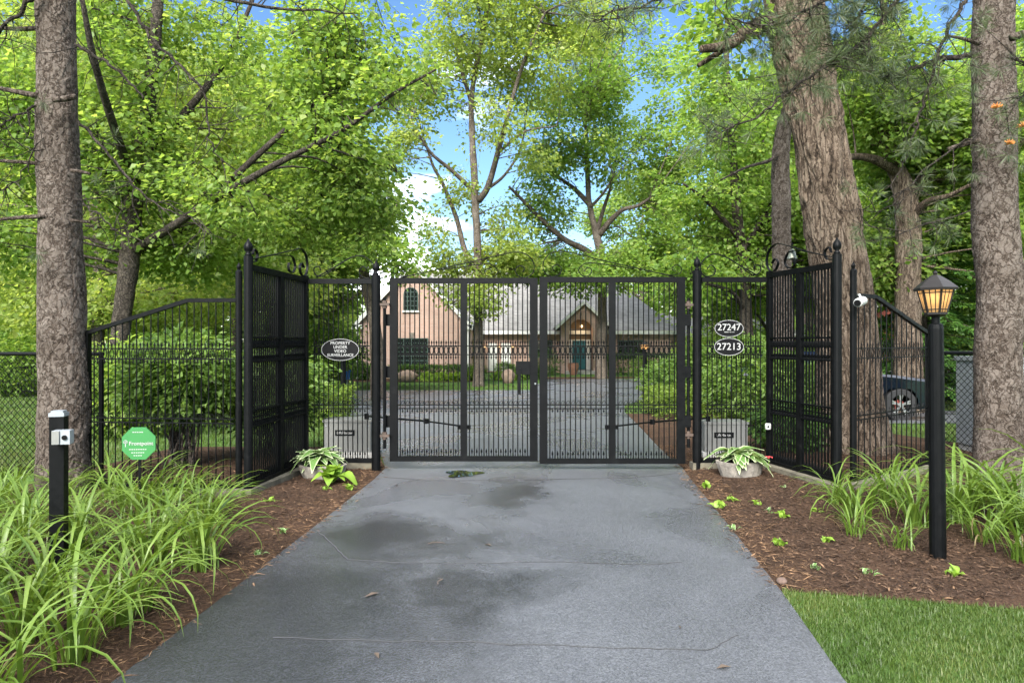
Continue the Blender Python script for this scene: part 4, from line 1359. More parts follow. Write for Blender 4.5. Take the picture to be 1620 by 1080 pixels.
# --- the big oak and the slim pine beside it
Y = 9.7
b0 = Vector((P(1346, 0, Y).x, Y, gz(0, Y)))
tree('oak_tree', 'massive oak with deep ridged bark behind the wing panel', None, b0,
     [b0 + Vector((0, 0, -0.05))] + L3(Y, (1345, 690), (1344, 640), (1342, 560), (1333, 450), (1322, 380), (1310, 300), (1295, 210), (1278, 130), (1264, 60), (1255, 0), (1245, -120), (1240, -260), (1235, -420)), [0.670, 0.521, 0.437, 0.391, 0.377, 0.381, 0.349, 0.349, 0.363, 0.372, 0.372, 0.335, 0.279, 0.205],
     [(L3(Y, (1235, 45), (1205, 38, -.2), (1180, 52, -.4), (1150, 72, -.6), (1110, 78, -.8)), 0.13, 0.05), (L3(Y, (1160, 68, -.5), (1135, 85, -.5), (1105, 104, -.6)), 0.05, 0.03), (L3(Y, (1290, -60), (1400, -160, 1), (1500, -260, 2)), 0.25, 0.08), (L3(Y, (1220, -150), (1100, -260, 0), (950, -340, -1)), 0.22, 0.06)],
     [lobe(1150, 25, Y, 70, 45, .5), lobe(1450, -280, Y + 1, 260, 120, .6), lobe(1050, -330, Y + 1, 260, 110, .6), lobe(1120, 95, Y, 45, 30, .3)],
     'leaf_lime', 'oak_bark', 520, 30, 0.13, 0.45, 41, gap=-0.3, style='oak', amp=0.045, nseg=240, nring=420)
Y = 12.5
b0 = Vector((P(1240, 0, Y).x, Y, gz(0, Y)))
tree('pine_tree', 'slim pine trunk close behind the massive oak', None, b0,
     [b0] + L3(Y, (1239, 560), (1237, 400), (1235, 260), (1241, 200), (1256, 150), (1262, 60), (1268, -60)), [0.2, 0.18, 0.165, 0.15, 0.14, 0.13, 0.12, 0.1],
     [(L3(Y, (1238, 240), (1215, 255, -.3), (1180, 265, -.6), (1140, 285, -.9)), 0.04, 0.015)],
     [lobe(1160, 275, Y - .5, 40, 30), lobe(1270, -60, Y, 60, 50)], 'leaf_lime', 'pine_bark', 60, 26, 0.12, 0.4, 42, style='pine', amp=0.025, nseg=64, nring=220)

# --- the generic trees of the wood beyond
def wood_tree(seed, leaf):
    base = Vector((0, 0, 0))
    lob = []
    r = random.Random(seed)
    for i in range(9):
        a = r.uniform(0, 2 * PI)
        q = r.uniform(0.8, 3.4)
        lob.append((q * math.cos(a), q * math.sin(a), r.uniform(2.8, 12.5), r.uniform(1.7, 2.8), r.uniform(1.7, 2.8), r.uniform(1.0, 1.9), 1.0))
    lob.append((0, 0, 13.3, 2.2, 2.2, 1.7, 1.0))
    limbs = []
    for l in lob[:7]:
        z0 = max(2.0, l[2] - 2.2)
        limbs.append(([Vector((0, 0, z0)), Vector((l[0] * 0.5, l[1] * 0.5, z0 + 1.1)), Vector((l[0], l[1], l[2]))], 0.1, 0.03))
    return tree('woodland_tree', 'leafy tree', 'trees of the wood beyond', base, [base, Vector((0.1, 0, 3)), Vector((-0.1, 0.1, 7)), Vector((0.1, 0, 14))], [0.3, 0.2, 0.16, 0.06], limbs, lob,
                leaf, 'grey_bark', 1050, 20, 0.26, 0.75, seed, gap=-0.4)


wa = wood_tree(51, 'leaf_maple')
wb = wood_tree(52, 'leaf_lime')
wc = wood_tree(53, 'leaf_yellow')
WOOD = [  # x, y, scale, kind, label
    (-9.5, 27, 0.95, 'a', 'leafy woodland tree on the lawn between the broad maple and the gable'),
    (-15.5, 24, 1.0, 'c', 'yellow green woodland tree behind the dark iron fence far off'),
    (-19, 31, 1.1, 'b', 'bright woodland tree beyond the far iron fence'),
    (-25, 27, 1.1, 'a', 'dense woodland tree at the far end of the lawn'),
    (-14.5, 36, 1.15, 'b', 'bright woodland tree beside the gabled wing'),
    (-22, 44, 1.25, 'c', 'yellow green woodland tree deep in the wood near the street'),
    (-31, 40, 1.3, 'b', 'tall bright woodland tree at the edge of the street'),
    (-14, 52, 1.25, 'a', 'woodland tree rising behind the gabled wing'),
    (-38, 30, 1.2, 'a', 'woodland tree past the end of the chain-link fence'),
    (-27, 58, 1.4, 'a', 'tall woodland tree in the last row beyond the street'),
    (10.5, 27, 0.9, 'a', 'woodland tree behind the hedge and the house number panel'),
    (14.5, 33, 1.05, 'b', 'bright woodland tree behind the forked tree'),
    (12.5, 42, 1.05, 'a', 'woodland tree at the corner of the low roof'),
    (19, 27, 1.0, 'b', 'bright woodland tree behind the parked car'),
    (24.5, 33, 1.1, 'a', 'woodland tree before the red neighbour house'),
    (18, 46, 1.2, 'b', 'bright woodland tree past the far side of the drive'),
    (29, 26, 1.1, 'b', 'woodland tree past the grey cabinet'),
    (33, 42, 1.3, 'a', 'tall woodland tree beyond the red neighbour house'),
    (24, 56, 1.4, 'a', 'tall woodland tree in the last row behind the house'),
    (-46, 62, 1.3, 'b', 'broad woodland tree across the street, far end of its row'),
    (-36, 66, 1.3, 'c', 'yellow green woodland tree across the street'),
    (-29, 72, 1.35, 'b', 'bright woodland tree across the street, past the yellow green one'),
    (-20, 64, 1.3, 'c', 'yellow green woodland tree across the street behind the gabled wing'),
    (-42, 46, 1.2, 'c', 'yellow green woodland tree on the near side of the street'),
    (-55, 50, 1.3, 'a', 'woodland tree at the far end of the street'),
    (36, 58, 1.4, 'b', 'bright woodland tree far beyond the red neighbour house'),
    (45, 48, 1.4, 'a', 'woodland tree far past the grey cabinet'),
    (13, 68, 1.3, 'a', 'woodland tree behind the low side roof'),
    (15.5, 20, 0.8, 'b', 'small bright woodland tree behind the thick pine'),
]
proto = {'a': wa, 'b': wb, 'c': wc}
used = set()
for i, (x, y, s, kd, lab) in enumerate(WOOD):
    o = proto[kd] if kd not in used else copy_tree(proto[kd])
    used.add(kd)
    o.location = (x, y, gz(x, y))
    o.rotation_euler = (0, 0, i * 2.1)
    o.scale = (s, s, s * (0.95 + 0.05 * (i % 3)))
    o['label'] = lab


# --- the wood closing the view, one mass far off
rng_w = np.random.default_rng(77)
nw_ = 5200
aw = rng_w.uniform(-1.25, 1.25, nw_)
dw = rng_w.uniform(84, 100, nw_)
hw_ = (9 + 3 * np.sin(aw * 9) + 2 * np.sin(aw * 23 + 1)) * rng_w.uniform(0, 1, nw_) ** .8
cw_ = np.stack([np.sin(aw) * dw, np.cos(aw) * dw, hw_ - .6], 1)
v_, f_, t_ = sprays_to_leaves(rng_w, cw_, np.stack([-np.sin(aw), -np.cos(aw), aw * 0], 1), np.full(nw_, 1.5), 9, .8, .75, .4, .2, .8)
o = link('far_wood', np_mesh('far_wood', v_, f_, M['leaf_maple'], {'tint': t_}), kind='stuff')
tag(o, 'distant wood closing the view behind the house and street', 'wood')


# --- spruce with drooping boughs between forked tree and thick pine
def spruce(x, y, h, lab, seed):
    rng = np.random.default_rng(seed)
    base = Vector((x, y, gz(x, y)))
    root = thing('spruce_tree', lab, 'tree', base)
    link('trunk', trunk_mesh('trunk', [Vector((0, 0, 0)), Vector((0, 0, h))], [0.16, 0.03], M['dark_bark'], 'plain', 20, 30, seed, 0.01), root)
    bp, pl = MB(), []
    dl = []
    nb = 90
    for i in range(nb):
        z = 0.5 + (h - 1.2) * (i / nb) ** 0.9
        L = (1 - z / h) ** 0.75 * 2.3 * rng.uniform(0.75, 1.1) + 0.2
        a = i * 2.4 + rng.uniform(-.3, .3)
        d = np.array([math.cos(a), math.sin(a), 0])
        n = 7
        pts = [np.array([0, 0, z]) + d * L * t + np.array([0, 0, 0.12 * L * t - 0.34 * L * t * t]) for t in np.linspace(0, 1, n)]
        bp.tube(pts, list(np.linspace(0.022, 0.005, n)), 4)
        side = np.array([-d[1], d[0], 0])
        for t in np.linspace(0.12, 1, int(8 + L * 12)):
            p = np.array([0, 0, z]) + d * L * t + np.array([0, 0, 0.12 * L * t - 0.34 * L * t * t])
            for s in (-1, 1):
                ln = 0.42 * (1.1 - 0.6 * t) * rng.uniform(.7, 1.1)
                dirn = d * 0.75 + side * s * 0.8 + np.array([0, 0, -0.45])
                for q in np.linspace(0.1, 1, 6):
                    pl.append(p + dirn * ln * q); dl.append(dirn + rng.normal(0, 0.35, 3))
    bp.build('boughs', M['dark_bark'], None, kind='stuff').parent = root
    p = np.array(pl); d = np.array(dl)
    N = len(p)
    v, f, t = leaf_arrays(p, d, np.array([0, 0, 1.0]) + rng.normal(0, .4, (N, 3)), np.full(N, 0.13), np.full(N, 0.05), np.clip(rng.normal(.5, .25, N), 0, 1))
    link('crown', np_mesh('crown', v, f, M['spruce'], {'tint': t}), root, kind='stuff')


spruce(11.2, 18.6, 7.6, 'dark spruce with drooping boughs behind the parked car', 61)
spruce(15.2, 21.5, 8.0, 'taller dark spruce further back behind the thick pine', 62)


# --- foreground pines
def needle_cluster(rng, c, axis, n, L, P_, D_, N_):
    a = unit(rng.normal(size=(n, 3)) + axis * 0.9)
    P_.append(np.repeat(c[None], n, 0) + a * 0.01); D_.append(a + [0, 0, -0.12]); N_.append(rng.normal(size=(n, 3)))


def add_branchlets(rng, mb, pts, r, n, length, tips, down=0.2):
    """thin wiggling twigs off a branch; their tips are collected"""
    for i in range(n):
        k = rng.integers(1, len(pts))
        p = Vector(pts[k]).lerp(Vector(pts[k - 1]), rng.uniform())
        d = Vector(rng.normal(size=3)); d.y *= 0.6; d.z -= down; d.normalize()
        L = length * rng.uniform(.4, 1.2)
        q = [p]
        for s in range(4):
            d = (d + Vector(rng.normal(0, .35, 3)) * 0.8).normalized()
            q.append(q[-1] + d * L / 4)
        mb.tube(q, [r, r * .8, r * .65, r * .5, r * .35], 4)
        tips.append((np.array(q[-1]), np.array(d)))
        if rng.uniform() < 0.5:
            tips.append((np.array(q[2]), np.array(d)))


def pine(lab, base, trunk, tr, branches, stubs, seed, needle_n, twig_n, twig_len, extra_tips=(), buds=()):
    rng = np.random.default_rng(seed)
    base = Vector(base)
    root = thing('pine_tree', lab, 'tree', base, 'thick pines either side of the drive')
    off = np.array(base)
    tp = smooth_path(trunk, 4)
    link('trunk', trunk_mesh('trunk', [p - base for p in tp], lerp_list(tr, len(tp)), M['pine_bark'], 'pine', 160, 480, seed, 0.016), root)
    for pts, r0, r1 in stubs:
        sp = smooth_path(pts, 3)
        link('branch_stub', MB().tube(sp, list(np.linspace(r0, r1, len(sp))), 8).mesh('branch_stub', M['pine_bark'], off, True), root)
    tips = []
    tw = MB()
    for pts, r0, r1, nn in branches:
        sp = smooth_path(pts, 5)
        sp = [p + Vector(rng.normal(0, 0.012, 3)) for p in sp]
        link('branch', MB().tube(sp, list(np.linspace(r0, r1, len(sp))), 7).mesh('branch', M['dark_bark'], off, True), root)
        add_branchlets(rng, tw, sp, 0.006, int(twig_n * nn), twig_len, tips)
    link('twigs', tw.mesh('twigs', M['dark_bark'], off), root, kind='stuff')
    P_, D_, N_ = [], [], []
    for c, d in tips:
        if rng.uniform() < needle_n: needle_cluster(rng, c, d, 60, 0.12, P_, D_, N_)
    for e in extra_tips:
        needle_cluster(rng, np.array(e), np.array([-.2, -.3, -.6]), 70, 0.15, P_, D_, N_)
    if P_:
        p, d, n = np.concatenate(P_), np.concatenate(D_), np.concatenate(N_)
        N = len(p)
        v, f, t = leaf_arrays(p, d, n, rng.uniform(.08, .16, N), np.full(N, 0.004), np.clip(rng.normal(.5, .22, N), 0, 1), 0.0)
        link('needles', np_mesh('needles', v - off, f, M['needle'], {'tint': t}), root, kind='stuff')
    for e in buds:
        mb = MB()
        for k in range(26):
            dd = Vector(rng.normal(size=3)); dd.z = abs(dd.z) * 0.6; dd.normalize()
            mb.tube([Vector(e), Vector(e) + dd * 0.05], [0.006, 0.003], 4)
        link('bud_cluster', mb.mesh('bud_cluster', M['orange'], off), root)
    return root


Y = 7.05
b0 = Vector((P(101, 0, Y).x, Y, 0))
pine('thick pine trunk with bare stubs beside the green sign', b0,
     [b0 + Vector((0, 0, -0.05))] + L3(Y, (101, 730), (101, 640), (98, 480), (94, 330), (90, 160), (88, 0), (87, -160), (86, -420)), [0.284, 0.245, 0.232, 0.215, 0.194, 0.181, 0.168, 0.155, 0.129],
     [(L3(6.9, (118, 70), (150, 88), (180, 108), (205, 130), (229, 152)), 0.018, 0.011, 0.6),
      (L3(6.9, (119, 187), (165, 235), (205, 285), (250, 325), (300, 345), (330, 362)), 0.016, 0.005, 1.3),
      (L3(6.6, (150, -90), (200, 0), (235, 55), (285, 105), (322, 150), (330, 200), (336, 235), (352, 255)), 0.02, 0.004, 1.4),
      (L3(6.9, (123, 315), (150, 335), (180, 360), (215, 375)), 0.012, 0.004, .7),
      (L3(6.6, (100, -120), (280, -20, -.3), (420, 10, -.6), (560, 22, -.8)), 0.03, 0.005, 1.3),
      (L3(6.8, (60, -10), (30, 15), (0, 50), (-40, 70)), 0.025, 0.01, 1.0),
      (L3(6.8, (58, 165), (25, 185), (0, 200), (-40, 240)), 0.014, 0.006, 1.2),
      (L3(6.8, (60, 230), (30, 280), (0, 300), (-40, 310)), 0.008, 0.003, 1.0)],
     [(L3(6.95, (60, 45), (30, 46), (-10, 44)), 0.026, 0.02), (L3(6.9, (60, 152), (25, 145), (-10, 138)), 0.03, 0.02), (L3(6.9, (62, 259), (25, 256), (-10, 254)), 0.02, 0.017), (L3(6.85, (72, 342), (35, 344), (-10, 348)), 0.024, 0.016),
      (L3(6.85, (112, 270), (130, 272), (143, 275)), 0.02, 0.014), (L3(6.85, (112, 349), (130, 350), (142, 352)), 0.018, 0.014), (L3(6.75, (85, 158), (105, 156), (119, 152)), 0.03, 0.03)],
     71, 0.05, 22, 0.5, [P(68, 160, 6.7), P(60, 400, 6.7)])
Y = 7.3
b0 = Vector((P(1580, 0, Y).x, Y, 0))
pine('thick pine trunk behind the lamp post, needles hanging above', b0,
     [b0 + Vector((0, 0, -0.05))] + L3(Y, (1580, 740), (1580, 660), (1580, 520), (1577, 400), (1573, 250), (1571, 120), (1572, 0), (1572, -160), (1572, -420)), [0.257, 0.237, 0.228, 0.220, 0.212, 0.203, 0.195, 0.187, 0.174, 0.141],
     [(L3(6.9, (1545, 86), (1500, 92), (1479, 96), (1450, 105), (1426, 118), (1390, 122)), 0.03, 0.012, 1.0),
      (L3(6.6, (1540, -40), (1528, 0), (1504, 37), (1483, 90), (1463, 155), (1447, 212), (1430, 257), (1406, 300)), 0.022, 0.005, 1.0),
      (L3(6.3, (1500, -110), (1406, 16), (1361, 69), (1308, 108), (1243, 147), (1186, 191), (1117, 218)), 0.024, 0.005, 2.6),
      (L3(6.4, (1480, -120), (1369, 8), (1350, 45), (1333, 86)), 0.018, 0.005, 2.2),
      (L3(6.2, (1480, -140), (1380, -40), (1290, 10), (1220, 40), (1150, 30)), 0.022, 0.005, 2.6),
      (L3(6.2, (1500, -140), (1300, -60), (1130, -20), (1010, 10), (930, 35)), 0.024, 0.004, 2.0),
      (L3(6.9, (1545, 330), (1480, 350), (1420, 365), (1350, 350)), 0.008, 0.003, .35),
      (L3(6.9, (1545, 215), (1500, 240), (1450, 280), (1400, 330), (1330, 330)), 0.012, 0.003, .5),
      (L3(6.5, (1600, 90), (1640, 110), (1620, 150), (1590, 175)), 0.012, 0.006, .6)],
     [(L3(6.95, (1550, 222), (1520, 230), (1500, 236)), 0.028, 0.02), (L3(7, (1550, 70), (1525, 62), (1500, 57)), 0.022, 0.012), (L3(6.9, (1600, 60), (1625, 52), (1660, 45)), 0.04, 0.03)],
     72, 0.75, 32, 0.4, [P(1580, 180, 6.4), P(1600, 215, 6.4), P(1595, 245, 6.4), P(1612, 190, 6.4), P(1615, 260, 6.4)], [P(1577, 170, 6.38), P(1596, 228, 6.38), P(1618, 200, 6.38)])


# ------------------------------------------------------------------ shrubs and hedges
def shrub(name, lab, x, y, rx, ry, z0, z1, n, per, leaf, mt, seed, group=None, stems=8, cat='shrub', shell=0.6, aspect=0.45, boxy=False, sr=0.16):
    rng = np.random.default_rng(seed)
    g = gz(x, y)
    root = thing(name, lab, cat, (x, y, g), group)
    if stems:
        mb = MB()
        for i in range(stems):
            a = rng.uniform(0, 2 * PI); q = rng.uniform(.3, .95)
            b = Vector((rng.normal(0, .12 * rx), rng.normal(0, .12 * ry), -0.02))
            e = Vector((rx * q * math.cos(a), ry * q * math.sin(a), z0 + (z1 - z0) * rng.uniform(.5, .95)))
            m_ = b.lerp(e, .5) + Vector((0, 0, .15))
            mb.tube([b, b.lerp(m_, .5) + Vector((rng.normal(0, .03), 0, .03)), m_, e], [0.014, 0.011, 0.008, 0.004], 5)
        link('stems', mb.mesh('stems', M['grey_bark']), root, kind='stuff')
    if boxy:
        c = rng.uniform(-1, 1, (n, 3))
        k = rng.integers(0, 5, n)
        sg = np.where(rng.uniform(size=n) < .5, -1, 1)
        c[k < 2, 2] = 0.94
        c[k == 2, 1] = -0.94
        c[k == 3, 1] = 0.9
        c[k == 4, 0] = (sg * 0.94)[k == 4]
        c += rng.normal(0, 0.04, c.shape)
        out = np.where(np.abs(c) > 0.85, c, c * 0.2)
    else:
        d = unit(rng.normal(size=(n, 3)))
        c = d * (rng.uniform(shell ** 3, 1, n) ** (1 / 3))[:, None]
        bmp = fourier_noise(seed, 10, 2, 5)(c) * 0.1
        c = c * (1 + bmp)[:, None]
        out = d
    c = c * [rx, ry, (z1 - z0) / 2] + [0, 0, (z0 + z1) / 2]
    r = np.full(n, sr) * rng.uniform(.7, 1.3, n)
    v, f, t = sprays_to_leaves(rng, c, out, r, per, leaf, aspect, 0.35, 0.2, 0.7)
    v[:, 2] = np.maximum(v[:, 2], 0.01)
    link('foliage', np_mesh('foliage', v, f, M[mt], {'tint': t}), root, kind='stuff')
    return root


shrub('leafy_shrub', 'big leafy shrub with bare lower stems behind the low fence', -4.08, 8.35, 0.7, 0.55, 0.6, 1.6, 520, 16, 0.11, 'leaf_shrub', 81, 'leafy shrubs inside the fence', 34)
shrub('leafy_shrub', 'shrub behind the wing panel, next to the big leafy one', -3.2, 9.2, 0.7, 0.6, 0.3, 1.5, 380, 14, 0.1, 'leaf_shrub', 82, 'leafy shrubs inside the fence', 18)
shrub('leafy_shrub', 'rounded shrub behind the house number panel', 4.15, 11.6, 0.85, 0.7, 0.25, 1.5, 560, 14, 0.1, 'leaf_shrub', 83, 'leafy shrubs inside the fence', 14)
shrub('leafy_shrub', 'shrub between the oak and the house number panel', 5.1, 12.4, 0.7, 0.6, 0.2, 1.3, 420, 14, 0.1, 'leaf_shrub', 84, 'leafy shrubs inside the fence', 10)
shrub('leafy_shrub', 'wide dark shrub seen through the gate beside the far lamp', 5.3, 19.8, 1.3, 1.0, 0.1, 1.75, 640, 14, 0.13, 'leaf_shrub', 85, 'leafy shrubs inside the fence', 10)
shrub('leafy_shrub', 'tall shrub behind the wide dark one', 7.2, 21.0, 1.3, 1.0, 0.1, 2.2, 600, 14, 0.13, 'leaf_shrub', 86, 'leafy shrubs inside the fence', 10)
shrub('leafy_shrub', 'low shrub under the oak behind the wing panel', 3.9, 9.6, 0.5, 0.45, 0.1, 0.75, 200, 12, 0.09, 'leaf_dark', 87, 'leafy shrubs inside the fence', 10)
shrub('clipped_hedge', 'clipped hedge lining the drive beyond the gate', 4.25, 15.6, 1.05, 1.1, 0.05, 0.62, 900, 12, 0.07, 'leaf_hedge', 88, 'clipped hedges', 0, 'hedge', boxy=True, sr=0.1)
shrub('clipped_hedge', 'clipped hedge behind the surveillance sign panel', -4.6, 14.2, 1.1, 0.9, 0.05, 0.68, 900, 12, 0.07, 'leaf_hedge', 89, 'clipped hedges', 0, 'hedge', boxy=True, sr=0.1)
shrub('clipped_hedge', 'dark clipped hedge along the gabled wall', -4.7, 39.0, 2.1, 0.5, 0.05, 0.75, 700, 12, 0.12, 'leaf_dark', 90, 'clipped hedges', 0, 'hedge', boxy=True, sr=0.15)
shrub('clipped_hedge', 'long hedge right of the arched entry under dark windows', 9.4, 44.5, 3.2, 0.7, 0.05, 1.3, 900, 12, 0.14, 'leaf_dark', 91, 'clipped hedges', 0, 'hedge', boxy=True, sr=0.18)
for i, (x, y, r, h, lab) in enumerate([(-8.4, 38.5, .55, 1.0, 'round dark bush at the corner of the gabled wing'), (-2.0, 38.0, .5, .9, 'round bush beside the slim tree, under the gable'), (2.35, 43.5, .8, 1.6, 'dark bush left of the arched entry'), (-0.4, 42, .6, .9, 'low bush before the white doors'), (1.2, 39.5, .5, .8, 'low bush at the end of the drive before the entry'), (7.9, 41.3, .9, 1.2, 'spreading bush behind the far lamp post')]):
    shrub('round_bush', lab, x, y, r, r, 0.0, h, 170, 12, 0.13, 'leaf_shrub' if i % 2 else 'leaf_dark', 100 + i, 'bushes before the house', 0, sr=0.16)
for i, (x, y, lab) in enumerate([(-4.6, 37.2, 'pale hosta next to the boulder'), (-3.9, 37.3, 'pale hosta second from the boulder'), (-3.1, 37.2, 'pale hosta third from the boulder'), (-2.6, 37.6, 'pale hosta nearest the slim tree'), (-0.6, 38.2, 'pale hosta past the slim tree'), (0.2, 38.5, 'pale hosta next to the drive end')]):
    shrub('hosta_clump', lab, x, y, .42, .35, 0.0, .42, 60, 9, 0.2, 'lime_plant', 120 + i, 'hostas on the island bed', 0, 'plant', sr=0.14)
# lawn-edge understorey of the wood on both sides
for i, (x, y, r, h, lab) in enumerate([(-10.5, 21.5, 1.5, 2.6, 'tall bush on the lawn beside the clipped hedge'), (-13.5, 27.5, 1.9, 3.0, 'tall bush between the far iron fence and the wood'), (-8.6, 32, 1.6, 3.0, 'tall bush beside the gabled wing corner'), (-20, 27, 2.0, 2.6, 'broad bush before the street'), (-6.5, 11.5, .9, 1.5, 'small bush on the lawn near the broad maple'),
                                       (11.5, 22.5, 1.9, 2.6, 'broad bush behind the parked car'), (16, 24.5, 2.2, 3.2, 'tall bush behind the spruces'), (9.8, 31, 2.0, 2.8, 'tall bush at the far end of the drive'), (20.5, 22, 2.0, 2.4, 'broad bush past the taller spruce'), (8.9, 11.4, .8, 1.2, 'dark bush behind the chain-link by the cabinet'), (13, 37, 2.2, 3.0, 'tall bush before the low roof'), (11.6, 13.0, 1.2, 2.0, 'dark bush behind the grey cabinet'), (-32, 46, 3.5, 4.2, 'great bush beyond the street'), (-24, 50, 3.5, 4.2, 'great bush at the street bend'), (-17, 47, 3.0, 4.2, 'great bush behind the gabled wing'), (-41, 44, 3.6, 4.4, 'great bush at the far end of the street'), (-11.5, 44, 2.2, 3.6, 'tall bush at the back of the gabled wing'), (30, 38, 3.2, 3.8, 'great bush beside the red neighbour house'), (38, 36, 3.4, 4.0, 'great bush far past the grey cabinet')]):
    shrub('wild_bush', lab, x, y, r, r, 0.0, h, 520, 14, 0.1 * max(1.4, r), ('leaf_lime', 'leaf_maple', 'leaf_shrub')[i % 3], 140 + i, 'bushes at the lawn edge', 8, sr=0.2 * max(1.4, r))


# ------------------------------------------------------------------ the house
HB = -0.6
house = thing('brick_house', 'pink brick house with grey roofs and a teal front door', 'house', (0, 42, HB))


def hpart(name, mb, m, parent=house, **k):
    return mb.build(name, M[m], parent, **k)


# gabled wing
gx0, gx1, gp = -9.15, -2.48, -5.8
ze, zp_ = 2.6, 6.2
hpart('wall', MB().prism([(gx0 + .25, HB - .2), (gx1 - .25, HB - .2), (gx1 - .25, ze + .1), (gp, zp_ - .15), (gx0 + .25, ze + .1)], 40.0, 47.9), 'brick')
for xa, za, xb, zb in ((gx0 - .15, ze - .08, gp, zp_), (gx1 + .15, ze - .08, gp, zp_)):
    rf = hpart('roof', MB().slab([(xa, 39.75, za), (xa, 50, za), (xb, 50, zb), (xb, 39.75, zb)], 0.12), 'shingle')
    hpart('bargeboard', MB().bar((xa, 39.72, za - .12), (xb, 39.72, zb - .14), 0.24, 0.06, (0, 1, 0)) if False else MB().add([(xa, 39.70, za - .3), (xa, 39.70, za), (xb, 39.70, zb), (xb, 39.70, zb - .3), (xa, 39.745, za - .3), (xa, 39.745, za), (xb, 39.745, zb), (xb, 39.745, zb - .3)], [(0, 1, 2, 3), (7, 6, 5, 4), (0, 4, 5, 1), (3, 2, 6, 7), (1, 5, 6, 2), (0, 3, 7, 4)]), 'white', rf)
for x in (gx0 + .12, gx1 - .12):
    hpart('eave_return', MB().box2((x - .3, 39.7, ze - .32), (x + .3, 39.98, ze - .05)), 'white')
    hpart('downpipe', MB().box2((x - .06, 39.85, HB), (x + .06, 39.97, ze - .33)), 'white')


def win(x0, x1, z0, z1, y, cols, rows, arch=False, frame='white', fr=0.07):
    f = MB()
    if arch:
        n = 10
        r = (x1 - x0) / 2
        zc = z1 - r
        cx = (x0 + x1) / 2
        outl = [(x0, z0), (x1, z0)] + [(cx + r * math.cos(PI * i / n), zc + r * math.sin(PI * i / n)) for i in range(n + 1)]
        g = MB().prism(outl, y - .02, y + .01)
        for i in range(len(outl)):
            a, b = outl[i], outl[(i + 1) % len(outl)]
            f.bar((a[0], y - .03, a[1]), (b[0], y - .03, b[1]), fr, fr, (0, 1, 0))
    else:
        g = MB().box2((x0, y - .02, z0), (x1, y + .01, z1))
        f.box2((x0 - fr, y - .06, z0 - fr), (x1 + fr, y + .0, z0)); f.box2((x0 - fr, y - .06, z1), (x1 + fr, y, z1 + fr))
        f.box2((x0 - fr, y - .06, z0), (x0, y, z1)); f.box2((x1, y - .06, z0), (x1 + fr, y, z1))
    o = hpart('window', f, frame)
    hpart('pane', g, 'glass', o)
    b = MB()
    for i in range(1, cols):
        x = x0 + (x1 - x0) * i / cols
        b.box2((x - .02, y - .045, z0), (x + .02, y - .022, z1 if not arch else z1 - .06))
    for i in range(1, rows):
        z = z0 + (z1 - z0) * i / rows
        b.box2((x0, y - .043, z - .018), (x1, y - .024, z + .018))
    hpart('glazing_bar', b, frame if frame != 'brick' else 'grey_metal', o)
    return o


M['green_frame'] = simple('green_frame', (0.05, 0.085, 0.07), 0.5, 0.1)
win(-6.8, -4.96, 0.2, 1.72, 39.98, 4, 6, frame='green_frame', fr=.05)
hpart('window_sill', MB().box2((-6.95, 39.86, 0.02), (-4.8, 39.99, 0.14)), 'stone')
hpart('keystone', MB().prism([(-5.98, 1.8), (-5.78, 1.8), (-5.72, 2.08), (-6.04, 2.08)], 39.94, 39.99), 'stone')
win(-6.33, -5.52, 3.4, 4.72, 39.98, 4, 5, True, 'green_frame', .05)
hpart('window_sill', MB().box2((-6.42, 39.88, 3.28), (-5.43, 39.99, 3.37)), 'white')
# main body
hpart('wall', MB().box2((-2.73, 48, HB - .2), (11.3, 58, 2.3)), 'brick')
zE, zR, yE, yR = 2.35, 7.1, 47.4, 54.0
hpart('roof', MB().slab([(-7.0, yE, zE), (11.8, yE, zE), (7.0, yR, zR), (-7.0, yR, zR)], .15), 'shingle')
hpart('roof', MB().slab([(11.8, yE, zE), (11.8, 60.6, zE), (7.0, yR, zR)], .15), 'shingle')
hpart('roof', MB().slab([(11.8, 60.6, zE), (-7.0, 60.6, zE), (-7.0, yR, zR), (7.0, yR, zR)], .15), 'shingle')
hpart('fascia', MB().box2((-2.4, yE - .08, zE - .28), (11.9, yE - .005, zE - .03)), 'white')
hpart('chimney', MB().box2((-0.2, 53.4, 6.4), (0.9, 54.6, 8.1)), 'brick')
# lower roof to the side
hpart('wall', MB().box2((11.3 + .01, 49.5, HB - .2), (20, 57, 2.1)), 'brick')
hpart('roof', MB().slab([(10.9, 48.9, 2.15), (20.5, 48.9, 2.15), (20.5, 53, 3.75), (10.9, 53, 3.75)], .14), 'shingle')
hpart('roof', MB().slab([(10.9, 57.2, 2.15), (20.5, 57.2, 2.15), (20.5, 53, 3.75), (10.9, 53, 3.75)], .14), 'shingle')
hpart('fascia', MB().box2((11.95, 48.82, 1.9), (20.5, 48.895, 2.13)), 'white')
